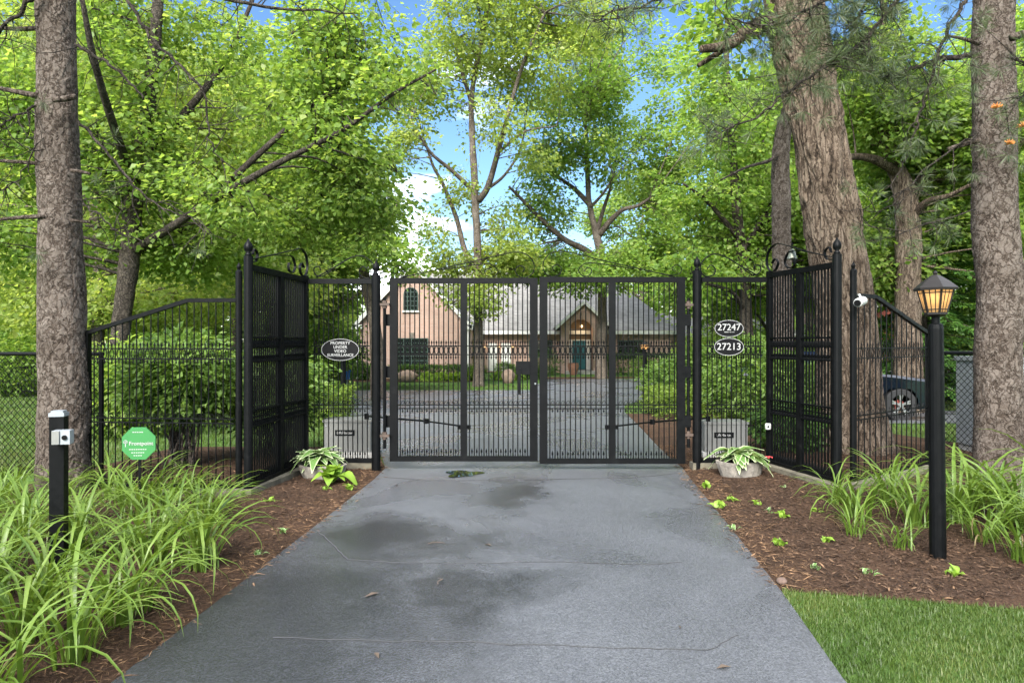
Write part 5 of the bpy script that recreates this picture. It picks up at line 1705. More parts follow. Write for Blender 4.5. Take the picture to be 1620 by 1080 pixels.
# entry gable with a deep arch
ex0, ex1, ep = 3.2, 6.5, 4.85
za_, zpk = 2.75, 4.3
cx = (901 + 938) / 2
cx = (cx - 810) / 1080 * 46
ar = 0.8
zsp = 2.28
arc = [(cx + ar * math.cos(PI * i / 14), zsp + ar * math.sin(PI * i / 14)) for i in range(15)]
outl = [(ex0 + .15, HB - .1), (cx - ar, HB - .1)] + arc[::-1] + [(cx + ar, HB - .1), (ex1 - .15, HB - .1), (ex1 - .15, za_), (ep, zpk - .1), (ex0 + .15, za_)]
hpart('entry_wall', MB().prism(outl, 46.0, 46.45), 'brick')
hpart('wall', MB().box2((ex0 + .15, 46.46, HB - .1), (cx - ar - .02, 47.99, za_)).box2((cx + ar + .02, 46.46, HB - .1), (ex1 - .15, 47.99, za_)), 'brick')
for xa, xb in ((ex0 - .35, ep), (ex1 + .35, ep)):
    rf = hpart('roof', MB().slab([(xa, 45.75, za_ - .25), (xa, 50.5, za_ - .25), (xb, 50.5, zpk + .05), (xb, 45.75, zpk + .05)], .1), 'shingle')
    hpart('bargeboard', MB().add([(xa, 45.68, za_ - .5), (xa, 45.68, za_ - .25), (xb, 45.68, zpk + .05), (xb, 45.68, zpk - .22), (xa, 45.74, za_ - .5), (xa, 45.74, za_ - .25), (xb, 45.74, zpk + .05), (xb, 45.74, zpk - .22)], [(0, 1, 2, 3), (7, 6, 5, 4), (0, 4, 5, 1), (3, 2, 6, 7), (1, 5, 6, 2), (0, 3, 7, 4)]), 'white', rf)
hpart('porch_ceiling', MB().box2((cx - ar - .02, 46.46, zsp + ar), (cx + ar + .02, 47.9, zsp + ar + .1)), 'tan')
hpart('porch_wall', MB().box2((cx - ar - .02, 47.55, 1.72), (cx + ar + .02, 47.65, zsp + ar)), 'tan')
dr = hpart('door', MB().box2((cx - .46, 47.5, HB + .25), (cx + .46, 47.56, 1.62)), 'teal')
hpart('door_panel', MB().box2((cx - .36, 47.46, HB + .4), (cx - .06, 47.495, 0.5)).box2((cx + .06, 47.46, HB + .4), (cx + .36, 47.495, .5)).box2((cx - .36, 47.46, .65), (cx - .06, 47.495, 1.5)).box2((cx + .06, 47.46, .65), (cx + .36, 47.495, 1.5)), 'teal', dr)
hpart('door_frame', MB().box2((cx - .8, 47.5, HB + .2), (cx - .47, 47.6, 1.71)).box2((cx + .47, 47.5, HB + .2), (cx + .8, 47.6, 1.71)).box2((cx - .47, 47.5, 1.63), (cx + .47, 47.6, 1.71)), 'white')
hpart('step', MB().box2((cx - 1.1, 45.3, HB - .1), (cx + 1.1, 47.48, HB + .2)), 'concrete')
hpart('porch_lantern', MB().ball((cx + .1, 46.9, 2.62), .1, 8, 6), 'bulb', smooth=True)
pl_ = bpy.data.lights.new('porch_glow', 'POINT'); pl_.energy = 1.6; pl_.color = (1, .74, .45); pl_.shadow_soft_size = .1
po_ = bpy.data.objects.new('porch_glow', pl_); COL.objects.link(po_); po_.parent = house; po_.location = Vector((cx + .1, 46.75, 2.4)) - house.location
# windows and white doors of the front
win(7.5, 9.25, 0.45, 1.6, 47.98, 4, 2, frame='green_frame')
win(1.25, 2.75, 0.5, 1.6, 47.98, 3, 2, frame='green_frame')
for x in (-1.7, -0.75):
    o = hpart('door', MB().box2((x, 47.9, HB + .1), (x + .65, 47.97, 1.45)), 'white')
    hpart('door_panel', MB().box2((x + .1, 47.87, HB + .3), (x + .55, 47.895, .4)).box2((x + .1, 47.87, .55), (x + .55, 47.895, 1.3)), 'white', o)
for x in (-1.9, -.9, 0.05):
    hpart('wall_light', MB().ball((x, 47.85, 1.2), .085, 8, 6), 'bulb', smooth=True)

# boulder, urn, blue bin
rng = np.random.default_rng(5)
bl = MB().ball((0, 0, 0), 1.0, 14, 9)
bl.v = [(x * .62 * (1 + .13 * math.sin(3 * z + 2 * y)), y * .45, z * .34 * (1 + .15 * math.sin(4 * x + 1)) + .25) for x, y, z in bl.v]
o = link('boulder', bl.mesh('boulder', M['boulder'], smooth=True), None, (P(643, 0, 36.6).x, 36.6, HB + .02))
tag(o, 'brown boulder lying before the gabled wing', 'rock')
bl = MB().ball((0, 0, 0), 1.0, 12, 8)
bl.v = [(x * .36 * (1 + .1 * math.sin(3 * z)), y * .3, z * .42 + .3) for x, y, z in bl.v]
o = link('boulder', bl.mesh('boulder', M['boulder'], smooth=True), None, (P(804, 0, 35.5).x, 35.5, HB + .02))
tag(o, 'upright rough stone at the corner of the island lawn', 'rock')
t = thing('urn', 'brown urn standing beside the arched entry', 'planter', (P(907, 0, 44).x, 44.0, HB))
lpart(t, 'bowl', MB().lathe([(.2, 0), (.22, .06), (.3, .3), (.38, .6), (.34, .72), (.36, .78)], 14), 'terracotta', smooth=True)
lpart(t, 'soil', MB().lathe([(.3, .775), (.3, .79)], 14), 'mulch')
t = thing('recycling_bin', 'small blue bin beside the far lawn', 'bin', (P(549, 0, 31).x, 31, HB))
lpart(t, 'body', MB().lathe([(.14, .45), (.17, .8), (.17, .82)], 4, rot0=PI / 4), 'blue')
lpart(t, 'lid', MB().box2((-.15, -.15, .822), (.15, .15, .86)), 'blue')
lpart(t, 'stand', MB().tube([(0, 0, -.05), (0, 0, .448)], .03, 6), 'grey_metal')

# ------------------------------------------------------------------ neighbour house, far fence, street
t = thing('neighbour_house', 'dark red neighbour house with a white porch rail', 'house', (25.0, 44, HB))
lpart(t, 'wall', MB().prism([(-4, -.2), (4, -.2), (4, 2.8), (0, 5.2), (-4, 2.8)], 0, 7), 'red')
lpart(t, 'roof', MB().slab([(-4.4, -.4, 2.6), (-4.4, 7.4, 2.6), (0, 7.4, 5.35), (0, -.4, 5.35)], .12).slab([(4.4, -.4, 2.6), (4.4, 7.4, 2.6), (0, 7.4, 5.35), (0, -.4, 5.35)], .12), 'shingle')
for x in (-2.6, 1.6):
    f = lpart(t, 'window', MB().box2((x, -.06, 1.0), (x + 1.1, -.005, 2.2)), 'white')
    link('pane', MB().box2((x + .1, -.075, 1.1), (x + 1.0, -.061, 2.1)).mesh('pane', M['glass']), f)
lpart(t, 'porch_floor', MB().box2((-4, -2.0, 0), (4, -.01, .3)), 'concrete')
for i in range(26):
    lpart(t, 'baluster', MB().box2((-4 + i * .32 - .035, -1.97, .3), (-4 + i * .32 + .035, -1.9, 1.1)), 'white')
lpart(t, 'porch_rail', MB().box2((-4.05, -1.99, 1.1), (4.05, -1.88, 1.18)), 'white')

t = thing('iron_fence', 'dark iron fence far off along the street edge', 'fence', (-26, 26, gz(0, 26)))
for i in range(9):
    lpart(t, 'post', MB().box2((i * 2.0 - .04, -.04, 0), (i * 2.0 + .04, .04, 1.25)))
lpart(t, 'top_rail', MB().box2((-.05, -.02, 1.1), (16.05, .02, 1.15)))
lpart(t, 'bottom_rail', MB().box2((-.05, -.02, .2), (16.05, .02, .25)))
pk = MB()
for i in range(130):
    pk.box2((i * .123 + .06, -.008, .1), (i * .123 + .076, .008, 1.2))
lpart(t, 'picket_infill', pk, kind='stuff')
sheet('street', [(34, -70, -13.5), (39, -70, -13.5)], 0.01, M['asphalt'], 30)

# ------------------------------------------------------------------ parked car (nose to the right) and grey cabinet
car = thing('parked_car', 'dark blue car parked nose first beyond the oak', 'car', (6.85, 15.3, gz(0, 15.3) + 0.012))
CL = 4.5
wr = 0.345
def arch_pts(xc):
    return [(xc - .40 * math.cos(PI * i / 10), .36 + .40 * math.sin(PI * i / 10)) for i in range(11)]
wf, wrr = 1.36, -1.4
low = [(-2.2, .3)] + [(-1.4 - .4, .28)] + arch_pts(wrr)[1:-1] + [(-1.0, .25), (.96, .25)] + arch_pts(wf)[1:-1] + [(1.76, .25), (2.15, .3)]
up = [(2.25, .45), (2.25, .62), (2.18, .78), (1.95, .88), (1.2, .98), (.95, 1.0), (-2.0, 1.02), (-2.24, .95), (-2.28, .6)]
cw = .9
def car_body():
    mb = MB()
    poly = low + up
    n = len(poly)
    vs = []
    for s in (-1, 1):
        for k_, inset in ((0, 0.06), (1, 0.0)):
            pass
    for yv, sc_ in ((-cw, 1), (-cw + .05, 1), (cw - .05, 1), (cw, 1)):
        edge = abs(yv) >= cw
        for x, z in poly:
            zz = z - (0.05 if edge and z > .7 else 0)
            xx = x * (0.985 if edge else 1)
            vs.append((xx, yv, zz))
    fs = [tuple(range(n)), tuple(range(4 * n - 1, 3 * n - 1, -1))]
    for l in range(3):
        for i in range(n):
            k_ = (i + 1) % n
            fs.append((l * n + i, (l + 1) * n + i, (l + 1) * n + k_, l * n + k_))
    return mb.add(vs, fs)
lpart(car, 'body', car_body(), 'car_paint')
cab = [(1.0, .99), (.25, 1.42), (-.1, 1.48), (-1.2, 1.47), (-1.7, 1.38), (-2.1, 1.0)]
mb = MB()
n = len(cab)
vs = [(x, s * (.84 - (z - 1.0) * .38), z) for s in (-1, 1) for x, z in cab]
mb.add(vs, [tuple(range(n - 1, -1, -1)), tuple(range(n, 2 * n))] + [(i, i + 1, i + 1 + n, i + n) for i in range(n - 1)])
lpart(car, 'cabin', mb, 'car_paint')
for s in (-1, 1):
    for poly in ([(.75, 1.06), (.2, 1.37), (-.3, 1.40), (-.35, 1.06)], [(-.42, 1.06), (-.38, 1.40), (-1.2, 1.39), (-1.75, 1.2), (-1.8, 1.06)]):
        vs = [(x, s * (.845 - (z - 1.0) * .38 + .004), z) for x, z in poly]
        lpart(car, 'window', MB().add(vs, [tuple(range(len(poly)))]).add([(x, y - s * .006, z) for x, y, z in vs], [tuple(range(len(poly) - 1, -1, -1))]), 'glass')
    for xw in (wf, wrr):
        y0 = s * (cw - .2)
        y1 = s * (cw + .005)
        prof = MB()
        ring = lambda r, y: [(xw + r * math.cos(2 * PI * i / 24), y, wr + r * math.sin(2 * PI * i / 24)) for i in range(24)]
        tv, tf = [], []
        layers = [(.22, y1), (.33, y1), (.345, y1 - s * .02), (.345, y0), (.22, y0)]
        for r, y in layers: tv += ring(r, y)
        for l in range(len(layers) - 1):
            for i in range(24):
                k_ = (i + 1) % 24
                tf.append((l * 24 + i, l * 24 + k_, (l + 1) * 24 + k_, (l + 1) * 24 + i))
        wh = lpart(car, 'wheel', MB().add(tv, tf), 'rubber')
        rm = MB()
        for k_ in range(5):
            a = 2 * PI * k_ / 5 + .3
            for da in (-.13, .13):
                rm.bar((xw + .05 * math.cos(a), y1 - s * .03, wr + .05 * math.sin(a)), (xw + .235 * math.cos(a + da), y1 - s * .02, wr + .235 * math.sin(a + da)), .03, .03, (0, 1, 0))
        rv = ring(.235, y1 - s * .004) + ring(.255, y1 - s * .004) + ring(.235, y1 - s * .06)
        rm.add(rv, [(i, (i + 1) % 24, 24 + (i + 1) % 24, 24 + i) for i in range(24)] + [(i, (i + 1) % 24, 48 + (i + 1) % 24, 48 + i) for i in range(24)])
        rm.tube([(xw, y1 - s * .05, wr), (xw, y1 - s * .01, wr)], .055, 10)
        link('rim', rm.mesh('rim', M['silver']), wh)
        link('brake_disc', MB().tube([(xw, y1 - s * .1, wr), (xw, y1 - s * .09, wr)], .11, 16).mesh('brake_disc', M['red']), wh)
    lpart(car, 'headlight', MB().add([(2.12, s * .88, .62), (2.262, s * .6, .6), (2.262, s * .6, .7), (2.1, s * .885, .75), (1.85, s * .906, .78), (1.95, s * .906, .68)], [(0, 1, 2, 3), (0, 3, 4, 5)]), 'car_light')
    lpart(car, 'mirror', MB().box((.62, s * .97, 1.06), (.16, .16, .12)), 'car_paint')
lpart(car, 'grille', MB().box2((2.252, -.55, .42), (2.27, .55, .6)), 'plate_black')

t = thing('utility_cabinet', 'grey metal cabinet behind the thick pine and chain-link', 'cabinet', (P(1578, 0, 9.6).x, 9.6, 0))
lpart(t, 'body', MB().box2((-.42, -.25, .12), (.42, .25, 1.3)), 'grey_metal')
lpart(t, 'lid', MB().box2((-.44, -.27, 1.302), (.44, .27, 1.36)), 'grey_metal')
lpart(t, 'plinth', MB().box2((-.4, -.23, -.05), (.4, .23, .118)), 'concrete')
lpart(t, 'door', MB().box2((-.38, -.262, .2), (-.01, -.252, 1.25)).box2((.01, -.262, .2), (.38, -.252, 1.25)), 'grey_metal')


# ------------------------------------------------------------------ planters with hostas
def hosta_leaf_mesh(name, mt, L, Wd, bend, n=7):
    V, F, E = [], [], []
    for i in range(n + 1):
        t = i / n
        wv = Wd * math.sin(PI * min(1, t ** 0.75 * 0.97 + 0.03)) * 0.5 if i < n else 0.002
        x = L * t
        z = bend * (t * 0.9 - 1.5 * t * t) * L + 0.35 * L * t
        for s, e in ((-1, 1.0), (-.55, .3), (0, 0), (.55, .3), (1, 1.0)):
            V.append((x, s * wv, z + abs(s) * wv * 0.25 + 0.006 * math.sin(9 * t + s * 3))); E.append(max(e, 1.0 if t > .93 else 0))
    for i in range(n):
        for j in range(4):
            a = i * 5 + j
            F.append((a, a + 1, a + 6, a + 5))
    return np_mesh(name, np.array(V), np.array(F), M[mt], {'tint': np.full(len(V), random.uniform(.3, .7)), 'edge': np.array(E)}, smooth=True)


HL = [hosta_leaf_mesh('leaf', 'hosta', L, W_, b) for L, W_, b in ((.24, .125, .5), (.22, .115, .8), (.26, .125, 1.0), (.19, .1, .3), (.23, .12, 1.2))]
LL = [hosta_leaf_mesh('leaf', 'lime_plant', L, W_, b) for L, W_, b in ((.2, .12, .4), (.17, .11, .7), (.22, .13, .9), (.15, .08, .2))]


def rosette(name, lab, cat, x, y, z, meshes, n, scale, group, seed, tilt=0.5):
    r = random.Random(seed)
    t = thing(name, lab, cat, (x, y, z), group)
    for i in range(n):
        k = i / n
        sc = scale * r.uniform(.8, 1.15) * (1 - .25 * k)
        link('leaf', r.choice(meshes), t, (r.uniform(-.03, .03), r.uniform(-.03, .03), 0.0), (r.uniform(-.2, .2), -tilt * (0.15 + 1.5 * k) + r.uniform(-.15, .15), i * 2.4 + r.uniform(-.3, .3)), (sc, sc, sc))
    return t


def trough(x, y, w_, d_, h, lab, rz):
    t = thing('stone_planter', lab, 'planter', (x, y, 0.0), 'stone planters beside the gate')
    mb = MB().lathe([(.36, -.02), (.42, .04), (.49, h - .03), (.5, h), (.44, h), (.43, h - .05)], 20, (0, 0, 0), 0, w_, d_)
    mb.v = [(a + .008 * math.sin(31 * c_ + 9 * b), b, c_ + .005 * math.sin(20 * a)) for a, b, c_ in mb.v]
    lpart(t, 'bowl', mb, 'stone')
    lpart(t, 'soil', MB().lathe([(.42, h - .045), (.42, h - .04)], 16, (0, 0, 0), 0, w_, d_), 'mulch')
    t.rotation_euler = (0, 0, rz)


trough(2.62, 7.85, .56, .4, .2, 'stone planter with a hosta below the house numbers', .1)
rosette('hosta_plant', 'variegated hosta spilling over the stone planter below the house numbers', 'plant', 2.62, 7.85, .17, HL, 84, 1.35, 'variegated hostas by the gate', 3)
trough(-2.15, 7.75, .56, .4, .18, 'stone planter below the surveillance sign, half hidden by leaves', -.1)
rosette('hosta_plant', 'variegated hosta in the planter below the surveillance sign', 'plant', -2.2, 7.78, .16, HL, 84, 1.35, 'variegated hostas by the gate', 4)
rosette('hosta_plant', 'plain lime hosta growing in front of the planter', 'plant', -1.97, 7.45, .04, LL, 22, 1.4, 'plain lime hostas', 5, .7)

# seedlings in the mulch
SEED = [(1215, 812, 'lime seedling with upright leaves in the middle of the mulch'), (1198, 800, 'tiny seedling beside the upright lime one'), (1237, 820, 'pale seedling next to the upright lime one'), (1240, 773, 'broad seedling near the wing panel edging'), (1155, 793, 'seedling close to the drive edge'), (1137, 805, 'lowest seedling at the drive edge near the planter'),
        (1160, 838, 'small seedling on the drive edge by the pine litter'), (1290, 812, 'silver green seedling in front of the wing post'), (1232, 865, 'flat seedling alone in the open mulch'), (1288, 903, 'seedling next to the lawn tongue'), (1305, 860, 'sprig seedling before the lilies'), (1117, 772, 'seedling beside the gate post edging'),
        (1375, 912, 'seedling by the lawn edge'), (1222, 718, 'red leaved seedling at the foot of the wing stile'), (1505, 915, 'leafy seedling at the foot of the lamp post'),
        (448, 845, 'pale seedling in the mulch beside the drive'), (515, 775, 'low lime seedling before the planter'), (553, 775, 'seedling at the drive corner before the planter'), (410, 880, 'grassy seedling at the lily edge'), (425, 795, 'yellowish seedling by the edging board')]
for i, (px, py, lab) in enumerate(SEED):
    Yg = 1.57 * 1080 / (py - 540 + 4)
    x = (px - 810) / 1080 * Yg
    rosette('seedling', lab, 'plant', x, Yg, .03, LL if i % 3 else HL, 6 + i % 3, .26 + .1 * (i % 3), 'seedlings in the mulch', 200 + i, .9)
# a red flower among the wing-side leaves
t = thing('red_flower', 'small red flower at the foot of the oak side wing', 'flower', (3.02, 8.05, 0.03))
lpart(t, 'stalk', MB().tube([(0, 0, -.02), (.01, 0, .16)], .004, 5), 'lime_plant')
for k in range(6):
    a = k * PI / 3
    lpart(t, 'petal', MB().add([(.01, 0, .16), (.01 + .04 * math.cos(a - .4), .04 * math.sin(a - .4), .185), (.01 + .055 * math.cos(a), .055 * math.sin(a), .17), (.01 + .04 * math.cos(a + .4), .04 * math.sin(a + .4), .185)], [(0, 1, 2, 3)]), 'flower')


# ------------------------------------------------------------------ daylilies
def blade_mesh(L, wd, arch, seed, n=8):
    r = random.Random(seed)
    V, F = [], []
    tw = r.uniform(-.5, .5)
    for i in range(n + 1):
        t = i / n
        # rises, then arches over under its own weight
        ang = math.radians(82) - arch * t ** 1.5
        if i == 0: x, z = 0.0, 0.0
        else:
            x += math.cos(ang) * L / n; z += math.sin(ang) * L / n
        wv = wd * (0.75 + .5 * t) * (1 - t ** 3.2) + .0008
        yy = tw * .06 * t * t
        V += [(x, yy - wv / 2, z + wv * .22), (x, yy, z), (x, yy + wv / 2, z + wv * .22)]
    for i in range(n):
        for j in range(2):
            a = i * 3 + j
            F.append((a, a + 1, a + 4, a + 3))
    tn = np.clip(r.gauss(.5, .22) + np.repeat(np.linspace(-.12, .12, n + 1), 3), 0, 1)
    return np_mesh('leaf', np.array(V), np.array(F), M['daylily'], {'tint': tn}, smooth=True)


BLADES = [blade_mesh(random.uniform(.62, 1.0), random.uniform(.018, .028), random.uniform(1.25, 2.75), 300 + i) for i in range(14)]
DRY = [blade_mesh(.6, .012, 2.9, 360), blade_mesh(.45, .014, 3.1, 361)]
for m_ in DRY:
    m_.materials.clear(); m_.materials.append(M['straw'])
SHORT = [blade_mesh(random.uniform(.3, .5), random.uniform(.012, .018), random.uniform(.8, 1.9), 330 + i) for i in range(6)]


def joined_blades(rng, n, meshes, seed):
    V, F, T = [], [], []
    o = 0
    for i in range(n):
        me = meshes[rng.integers(len(meshes))]
        co = np.zeros(len(me.vertices) * 3, np.float32); me.vertices.foreach_get('co', co); co = co.reshape(-1, 3)
        fi = np.zeros(len(me.loops), np.int32); me.loops.foreach_get('vertex_index', fi); fi = fi.reshape(-1, 4)
        a = rng.uniform(0, 2 * PI); s = rng.uniform(.6, 1.1)
        R = np.array([[math.cos(a), -math.sin(a), 0], [math.sin(a), math.cos(a), 0], [0, 0, 1]])
        V.append(co @ R.T * s + [rng.normal(0, .06), rng.normal(0, .06), 0]); F.append(fi + o); o += len(co)
        T.append(np.full(len(co), np.clip(rng.normal(.45, .2), 0, 1)))
    return np_mesh('inner_leaves', np.concatenate(V), np.concatenate(F), M['daylily'], {'tint': np.concatenate(T)}, smooth=True)


INNER = [joined_blades(np.random.default_rng(400 + i), 26, SHORT + BLADES[:4], i) for i in range(5)]


def lily(x, y, lab, group, seed, n=24, s=1.0, bias=None):
    r = random.Random(seed)
    t = thing('daylily', lab, 'plant', (x, y, 0.02), group)
    for i in range(n):
        a = r.uniform(0, 2 * PI) if bias is None or r.random() < .5 else bias + r.gauss(0, .7)
        q = r.uniform(.0, .1)
        sc = s * r.uniform(.7, 1.12)
        link('leaf', r.choice(DRY if r.random() < .06 else BLADES), t, (q * math.cos(a), q * math.sin(a), 0), (r.uniform(-.12, .12), r.uniform(-.25, .2), a), (sc, sc * r.uniform(.85, 1.3), sc))
    link('inner_leaves', r.choice(INNER), t, None, (0, 0, r.uniform(0, 6)), (s, s, s), kind='stuff')
    return t


rr = random.Random(9)
GL = 'daylilies massed round the keypad post'
GR = 'daylilies round the lamp post'
k = 0
ORD = ['first', 'second', 'third', 'fourth', 'fifth', 'sixth', 'seventh', 'eighth', 'ninth', 'tenth', 'eleventh', 'twelfth']
for row, yy in enumerate(np.arange(2.35, 6.75, .43)):
    edge = xl_at(yy) - .32 - (0.55 * max(0, (yy - 4.6)) if yy > 4.6 else 0)
    x = edge
    while x > max(-5.0, -0.80 * yy - .9):
        xx = x + rr.uniform(-.12, .12); y2 = yy + rr.uniform(-.15, .15)
        if abs(xx + 3.04) > .16 or abs(y2 - 4.58) > .2:
            col_ = int(round((edge - x) / .46))
            lab = 'daylily clump in the %s row from the camera, %s drive' % (ORD[row], ('nearest the' if col_ == 0 else ORD[col_] + ' from the'))
            lily(xx, y2, lab, GL, 500 + k, 22, rr.uniform(.85, 1.1) * (1 if yy < 4 else max(.72, 1 - .13 * (yy - 4))), -.2 if x > edge - .5 else None)
            k += 1
        x -= rr.uniform(.42, .5)
for i, (x, y, s, n, lab) in enumerate([(2.7, 5.4, .62, 15, 'small daylily clump standing alone in the mulch'), (2.86, 5.05, .5, 12, 'low daylily clump beside the lone small one'), (2.98, 5.9, .85, 22, 'daylily clump with long blades before the low fence'), (3.35, 5.65, .85, 22, 'daylily clump between the lamp post and the low fence'), (3.5, 6.3, 1.0, 26, 'daylily clump touching the low fence pickets'), (4.0, 6.0, 1.1, 28, 'daylily clump before the end post of the low fence'), (4.45, 6.35, 1, 24, 'daylily clump before the chain-link, left of the thick pine'), (3.6, 5.2, .85, 22, 'daylily clump just behind the lamp post foot'),
                                       (4.05, 5.45, 1.1, 28, 'tall daylily clump just past the lamp post'), (4.6, 5.7, 1.15, 28, 'daylily clump below the thick pine trunk'), (3.55, 4.75, .75, 20, 'daylily clump at the foot of the lamp post'), (4.0, 4.9, 1.05, 26, 'daylily clump second from the lawn corner'), (4.4, 5.1, 1.1, 26, 'daylily clump at the picture edge before the thick pine'), (3.85, 4.5, .85, 22, 'daylily clump nearest the lawn corner'), (5.0, 6.2, 1, 24, 'daylily clump hugging the thick pine trunk'), (3.75, 5.75, 1.0, 26, 'daylily clump half hidden behind the lamp post shaft'), (4.25, 5.75, 1.05, 26, 'daylily clump in the middle of the dense mass under the thick pine'), (3.05, 6.45, .7, 16, 'small daylily clump at the edging board below the camera')]):
    lily(x, y, lab if lab != GR else 'dense daylily clump between the lamp post and the thick pine', GR, 700 + i, n, s)

# ------------------------------------------------------------------ grass, mulch chips, litter
def blades_np(rng, x, y, h, wd, tint, lean=.5):
    N = len(x)
    b = np.stack([x, y, gz_np(y)], 1)
    a = rng.uniform(0, 2 * PI, N)
    d = np.stack([np.cos(a) * lean * rng.uniform(.1, 1.2, N), np.sin(a) * lean * rng.uniform(.1, 1.2, N), np.ones(N)], 1)
    d = unit(d)
    s = np.stack([-np.sin(a), np.cos(a), np.zeros(N)], 1) * (wd / 2)[:, None]
    m = b + d * (h * .55)[:, None]
    tip = b + d * h[:, None]; tip[:, :2] += d[:, :2] * (h * .35)[:, None]
    V = np.stack([b - s, b + s, m + s * .7, m - s * .7, tip], 1).reshape(-1, 3)
    i = np.arange(N)[:, None] * 5
    F = np.concatenate([i + [[0, 1, 2]], i + [[0, 2, 3]], i + [[3, 2, 4]]], 1).reshape(-1, 3)
    return V, F, np.repeat(tint, 5)


def in_bed_r(x, y):
    ys = [r[0] for r in BED_R]
    return (y > 4.0) & (x > np.interp(y, ys, [r[1] for r in BED_R])) & (x < np.interp(y, ys, [r[2] for r in BED_R])) & (y < 16.5)


def in_bed_l(x, y):
    ys = [r[0] for r in BED_L]
    return (y > 1.6) & (y < 10.2) & (x > np.interp(y, ys, [r[1] for r in BED_L])) & (x < np.interp(y, ys, [r[2] for r in BED_L]))


def off_drive(x, y, pad=0.0):
    ys = [r[0] for r in DRIVE]
    return (x > np.interp(y, ys, [r[2] for r in DRIVE]) + pad) | (x < np.interp(y, ys, [r[1] for r in DRIVE]) - pad)


rng = np.random.default_rng(33)
N = 150000
x = rng.uniform(1.4, 6.0, N); y = rng.uniform(1.8, 5.0, N)
ok = off_drive(x, y, .0) & ~in_bed_r(x, y) & (x < 0.83 * y + .4)
x, y = x[ok], y[ok]
tn = np.clip(.48 + .2 * fourier_noise(4, 12, 2, 9)(np.stack([x, y, y * 0], 1)) + rng.normal(0, .16, len(x)), 0, 1)
v, f, t_ = blades_np(rng, x, y, rng.uniform(.018, .045, len(x)), rng.uniform(.003, .0055, len(x)), tn, .8)
link('lawn_grass', np_mesh('lawn_grass', v, f, M['grass'], {'tint': t_}), kind='stuff')
o = bpy.data.objects['lawn_grass']
tag(o, 'short mown grass at the corner of the drive', 'grass')
N = 130000
y = 8.0 + 26 * rng.uniform(0, 1, N) ** 1.8
x = rng.uniform(-1, 1, N) * (y * .85 + 1)
ok = off_drive(x, y, .03) & ~in_bed_r(x, y) & ~in_bed_l(x, y) & ~((y > 13.5) & (y < 17.7) & (x > 5.1))
x, y = x[ok], y[ok]
tn = np.clip(.55 + .16 * fourier_noise(6, 12, .5, 3)(np.stack([x, y, y * 0], 1)) + rng.normal(0, .15, len(x)), 0, 1)
v, f, t_ = blades_np(rng, x, y, rng.uniform(.05, .1, len(x)), .004 + .0007 * y, tn, .7)
o = link('lawn_grass', np_mesh('lawn_grass', v, f, M['grass'], {'tint': t_}), kind='stuff')
tag(o, 'mown lawn grass spreading inside the fence', 'grass')

# shredded bark chips lying on the beds
def bed_z(x, y, rows):
    ys = np.array([r[0] for r in rows]); l = np.interp(y, ys, [r[1] for r in rows]); r_ = np.interp(y, ys, [r[2] for r in rows])
    t = np.clip((x - l) / (r_ - l), 0, 1); s = np.clip((y - ys[0]) / (ys[-1] - ys[0]), 0, 1)
    # row parameter follows the sheet's row index
    idx = np.interp(y, ys, np.arange(len(ys)))
    s = idx / (len(ys) - 1)
    return gz_np(y) + .006 + .05 * np.sin(PI * t) ** .5 * np.sin(PI * s) ** .5


for rows, x0, x1, y0, y1, N, lab in ((BED_R, 1.5, 6.2, 4.1, 10.2, 34000, 'shredded brown bark mulch on the oak side bed'), (BED_L, -5.0, -1.4, 2.0, 9.6, 26000, 'shredded brown bark mulch beside the lilies')):
    x = rng.uniform(x0, x1, N); y = y0 + (y1 - y0) * rng.uniform(0, 1, N) ** 1.15
    inb = in_bed_r(x + .0, y) if rows is BED_R else in_bed_l(x, y)
    near = (np.abs(x - np.interp(y, [r[0] for r in DRIVE], [r[2] if rows is BED_R else r[1] for r in DRIVE])) < .1) & (y > 4.3)
    keep = inb | (near & (rng.uniform(size=N) < .3))
    x, y = x[keep], y[keep]
    n = len(x)
    p = np.stack([x, y, np.where(off_drive(x, y), bed_z(x, y, rows), gz_np(y) + .016) + rng.uniform(.002, .018, n)], 1)
    a = rng.uniform(0, 2 * PI, n)
    d = np.stack([np.cos(a), np.sin(a), rng.normal(0, .22, n)], 1)
    nn = np.array([0, 0, 1.0]) + rng.normal(0, .5, (n, 3))
    L_ = rng.uniform(.015, .07, n)
    W_ = rng.uniform(.004, .012, n)
    edge_d = np.abs(x - np.interp(y, [r[0] for r in DRIVE], [r[2] if rows is BED_R else r[1] for r in DRIVE]))
    tn = np.clip(rng.normal(.32, .2, n) + np.where(edge_d < .25, .28, 0) * rng.uniform(0, 1.4, n), 0, 1)
    straw = (edge_d < .3) & (rng.uniform(size=n) < .5)
    L_[straw] *= 1.6; W_[straw] *= .45; tn[straw] = np.clip(rng.normal(.85, .15, straw.sum()), 0, 1)
    v, f, t_ = leaf_arrays(p, d, nn, L_, W_, tn, .05)
    o = link('bark_mulch', np_mesh('bark_mulch', v, f, M['chip'], {'tint': t_}), kind='stuff')
    tag(o, lab, 'mulch')

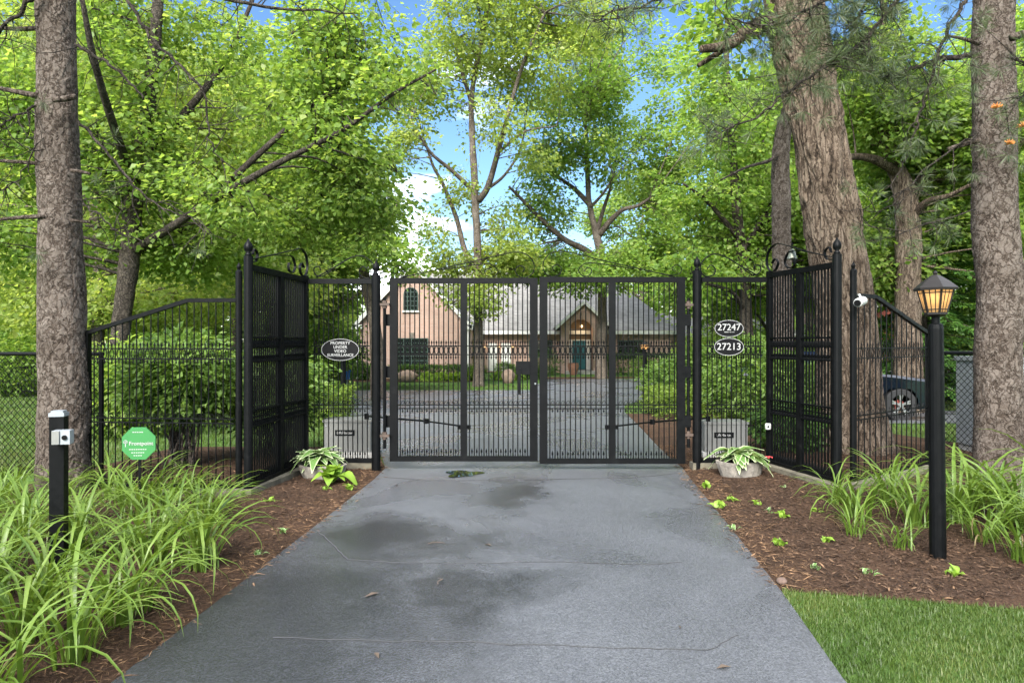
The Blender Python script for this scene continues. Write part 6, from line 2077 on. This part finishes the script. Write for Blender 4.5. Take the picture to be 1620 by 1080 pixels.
# cracks and joints of the drive, thin dark grooves filled with grit
def crack(pts, wd):
    q_ = smooth_path([((px - 810) / 1080 * (1.57 * 1080 / (py - 540)), 1.57 * 1080 / (py - 540), 0.0175) for px, py in pts], 5)
    q_ = [p + Vector((random.gauss(0, .006), random.gauss(0, .006), 0)) for p in q_]
    tag(link('drive_crack', MB().strip(q_, wd, 0.002, (1, 1, 0) if abs(q_[0].y - q_[-1].y) < .5 and False else (0, 1, 0)).mesh('drive_crack', M['grit'])), kind='structure')
crack([(505, 845), (520, 858), (536, 874), (549, 888)], .012)
crack([(549, 888), (640, 893), (760, 894), (880, 892), (1010, 896), (1080, 893)], .0045)
crack([(607, 757), (700, 762), (860, 760), (1000, 757), (1078, 750)], .014)
crack([(430, 1012), (560, 1016), (720, 1020), (860, 1024), (1000, 1030), (1085, 1031), (1125, 1031), (1167, 1008)], .0045)

# litter on the drive: a few curled leaves and twigs
LIT = [(690, 864, .1, 'twig', 'curled dry twig lying alone on the drive'), (697, 925, .07, 'twig', 'short dry twig nearer the camera than the curled one'), (772, 866, .05, 'leaf', 'pale leaf scrap on the middle of the drive'), (588, 946, .09, 'leaf', 'dark leaf on the wet side of the drive'), (596, 1043, .06, 'leaf', 'brown leaf on the dry patch near the bottom'),
       (1145, 1062, .06, 'leaf', 'dark leaf beside the joint near the lawn'), (1075, 998, .03, 'leaf', 'small dark speck of leaf by the joint'), (1100, 786, .04, 'leaf', 'leaf scrap near the drive edge by the planter'), (627, 771, .04, 'leaf', 'dark leaf before the gate post')]
for i, (px, py, s, kd, lab) in enumerate(LIT):
    Yg = 1.57 * 1080 / (py - 540)
    p = Vector(((px - 810) / 1080 * Yg, Yg, .018))
    s *= .65
    if kd == 'twig':
        mb = MB().tube(smooth_path([(-s, 0, .004), (-s * .3, .012, .01), (s * .3, -.006, .016), (s, .01, .006)], 3), [.004] * 9 + [.002], 5).tube([(s * .3, -.006, .016), (s * .5, .03, .02)], .002, 4)
    else:
        mb = MB().add([(-s, 0, .003), (-s * .2, -s * .35, .012), (s, 0, .004), (-s * .1, s * .35, .014), (0, 0, .002)], [(0, 1, 4), (1, 2, 4), (2, 3, 4), (3, 0, 4)])
    o = link('dry_twig' if kd == 'twig' else 'fallen_leaf', mb.mesh(kd, M['soil_twig']), None, p, (0, 0, i * 1.3))
    tag(o, lab, 'twig' if kd == 'twig' else 'leaf', 'litter on the drive')
# an apple-sized stone at the lawn corner
bl = MB().ball((0, 0, .015), .034, 10, 6, .7)
o = link('small_stone', bl.mesh('small_stone', M['pebble'], smooth=True), None, (1.73, 4.38, .02))
tag(o, 'small brown stone at the corner where lawn, mulch and drive meet', 'stone')
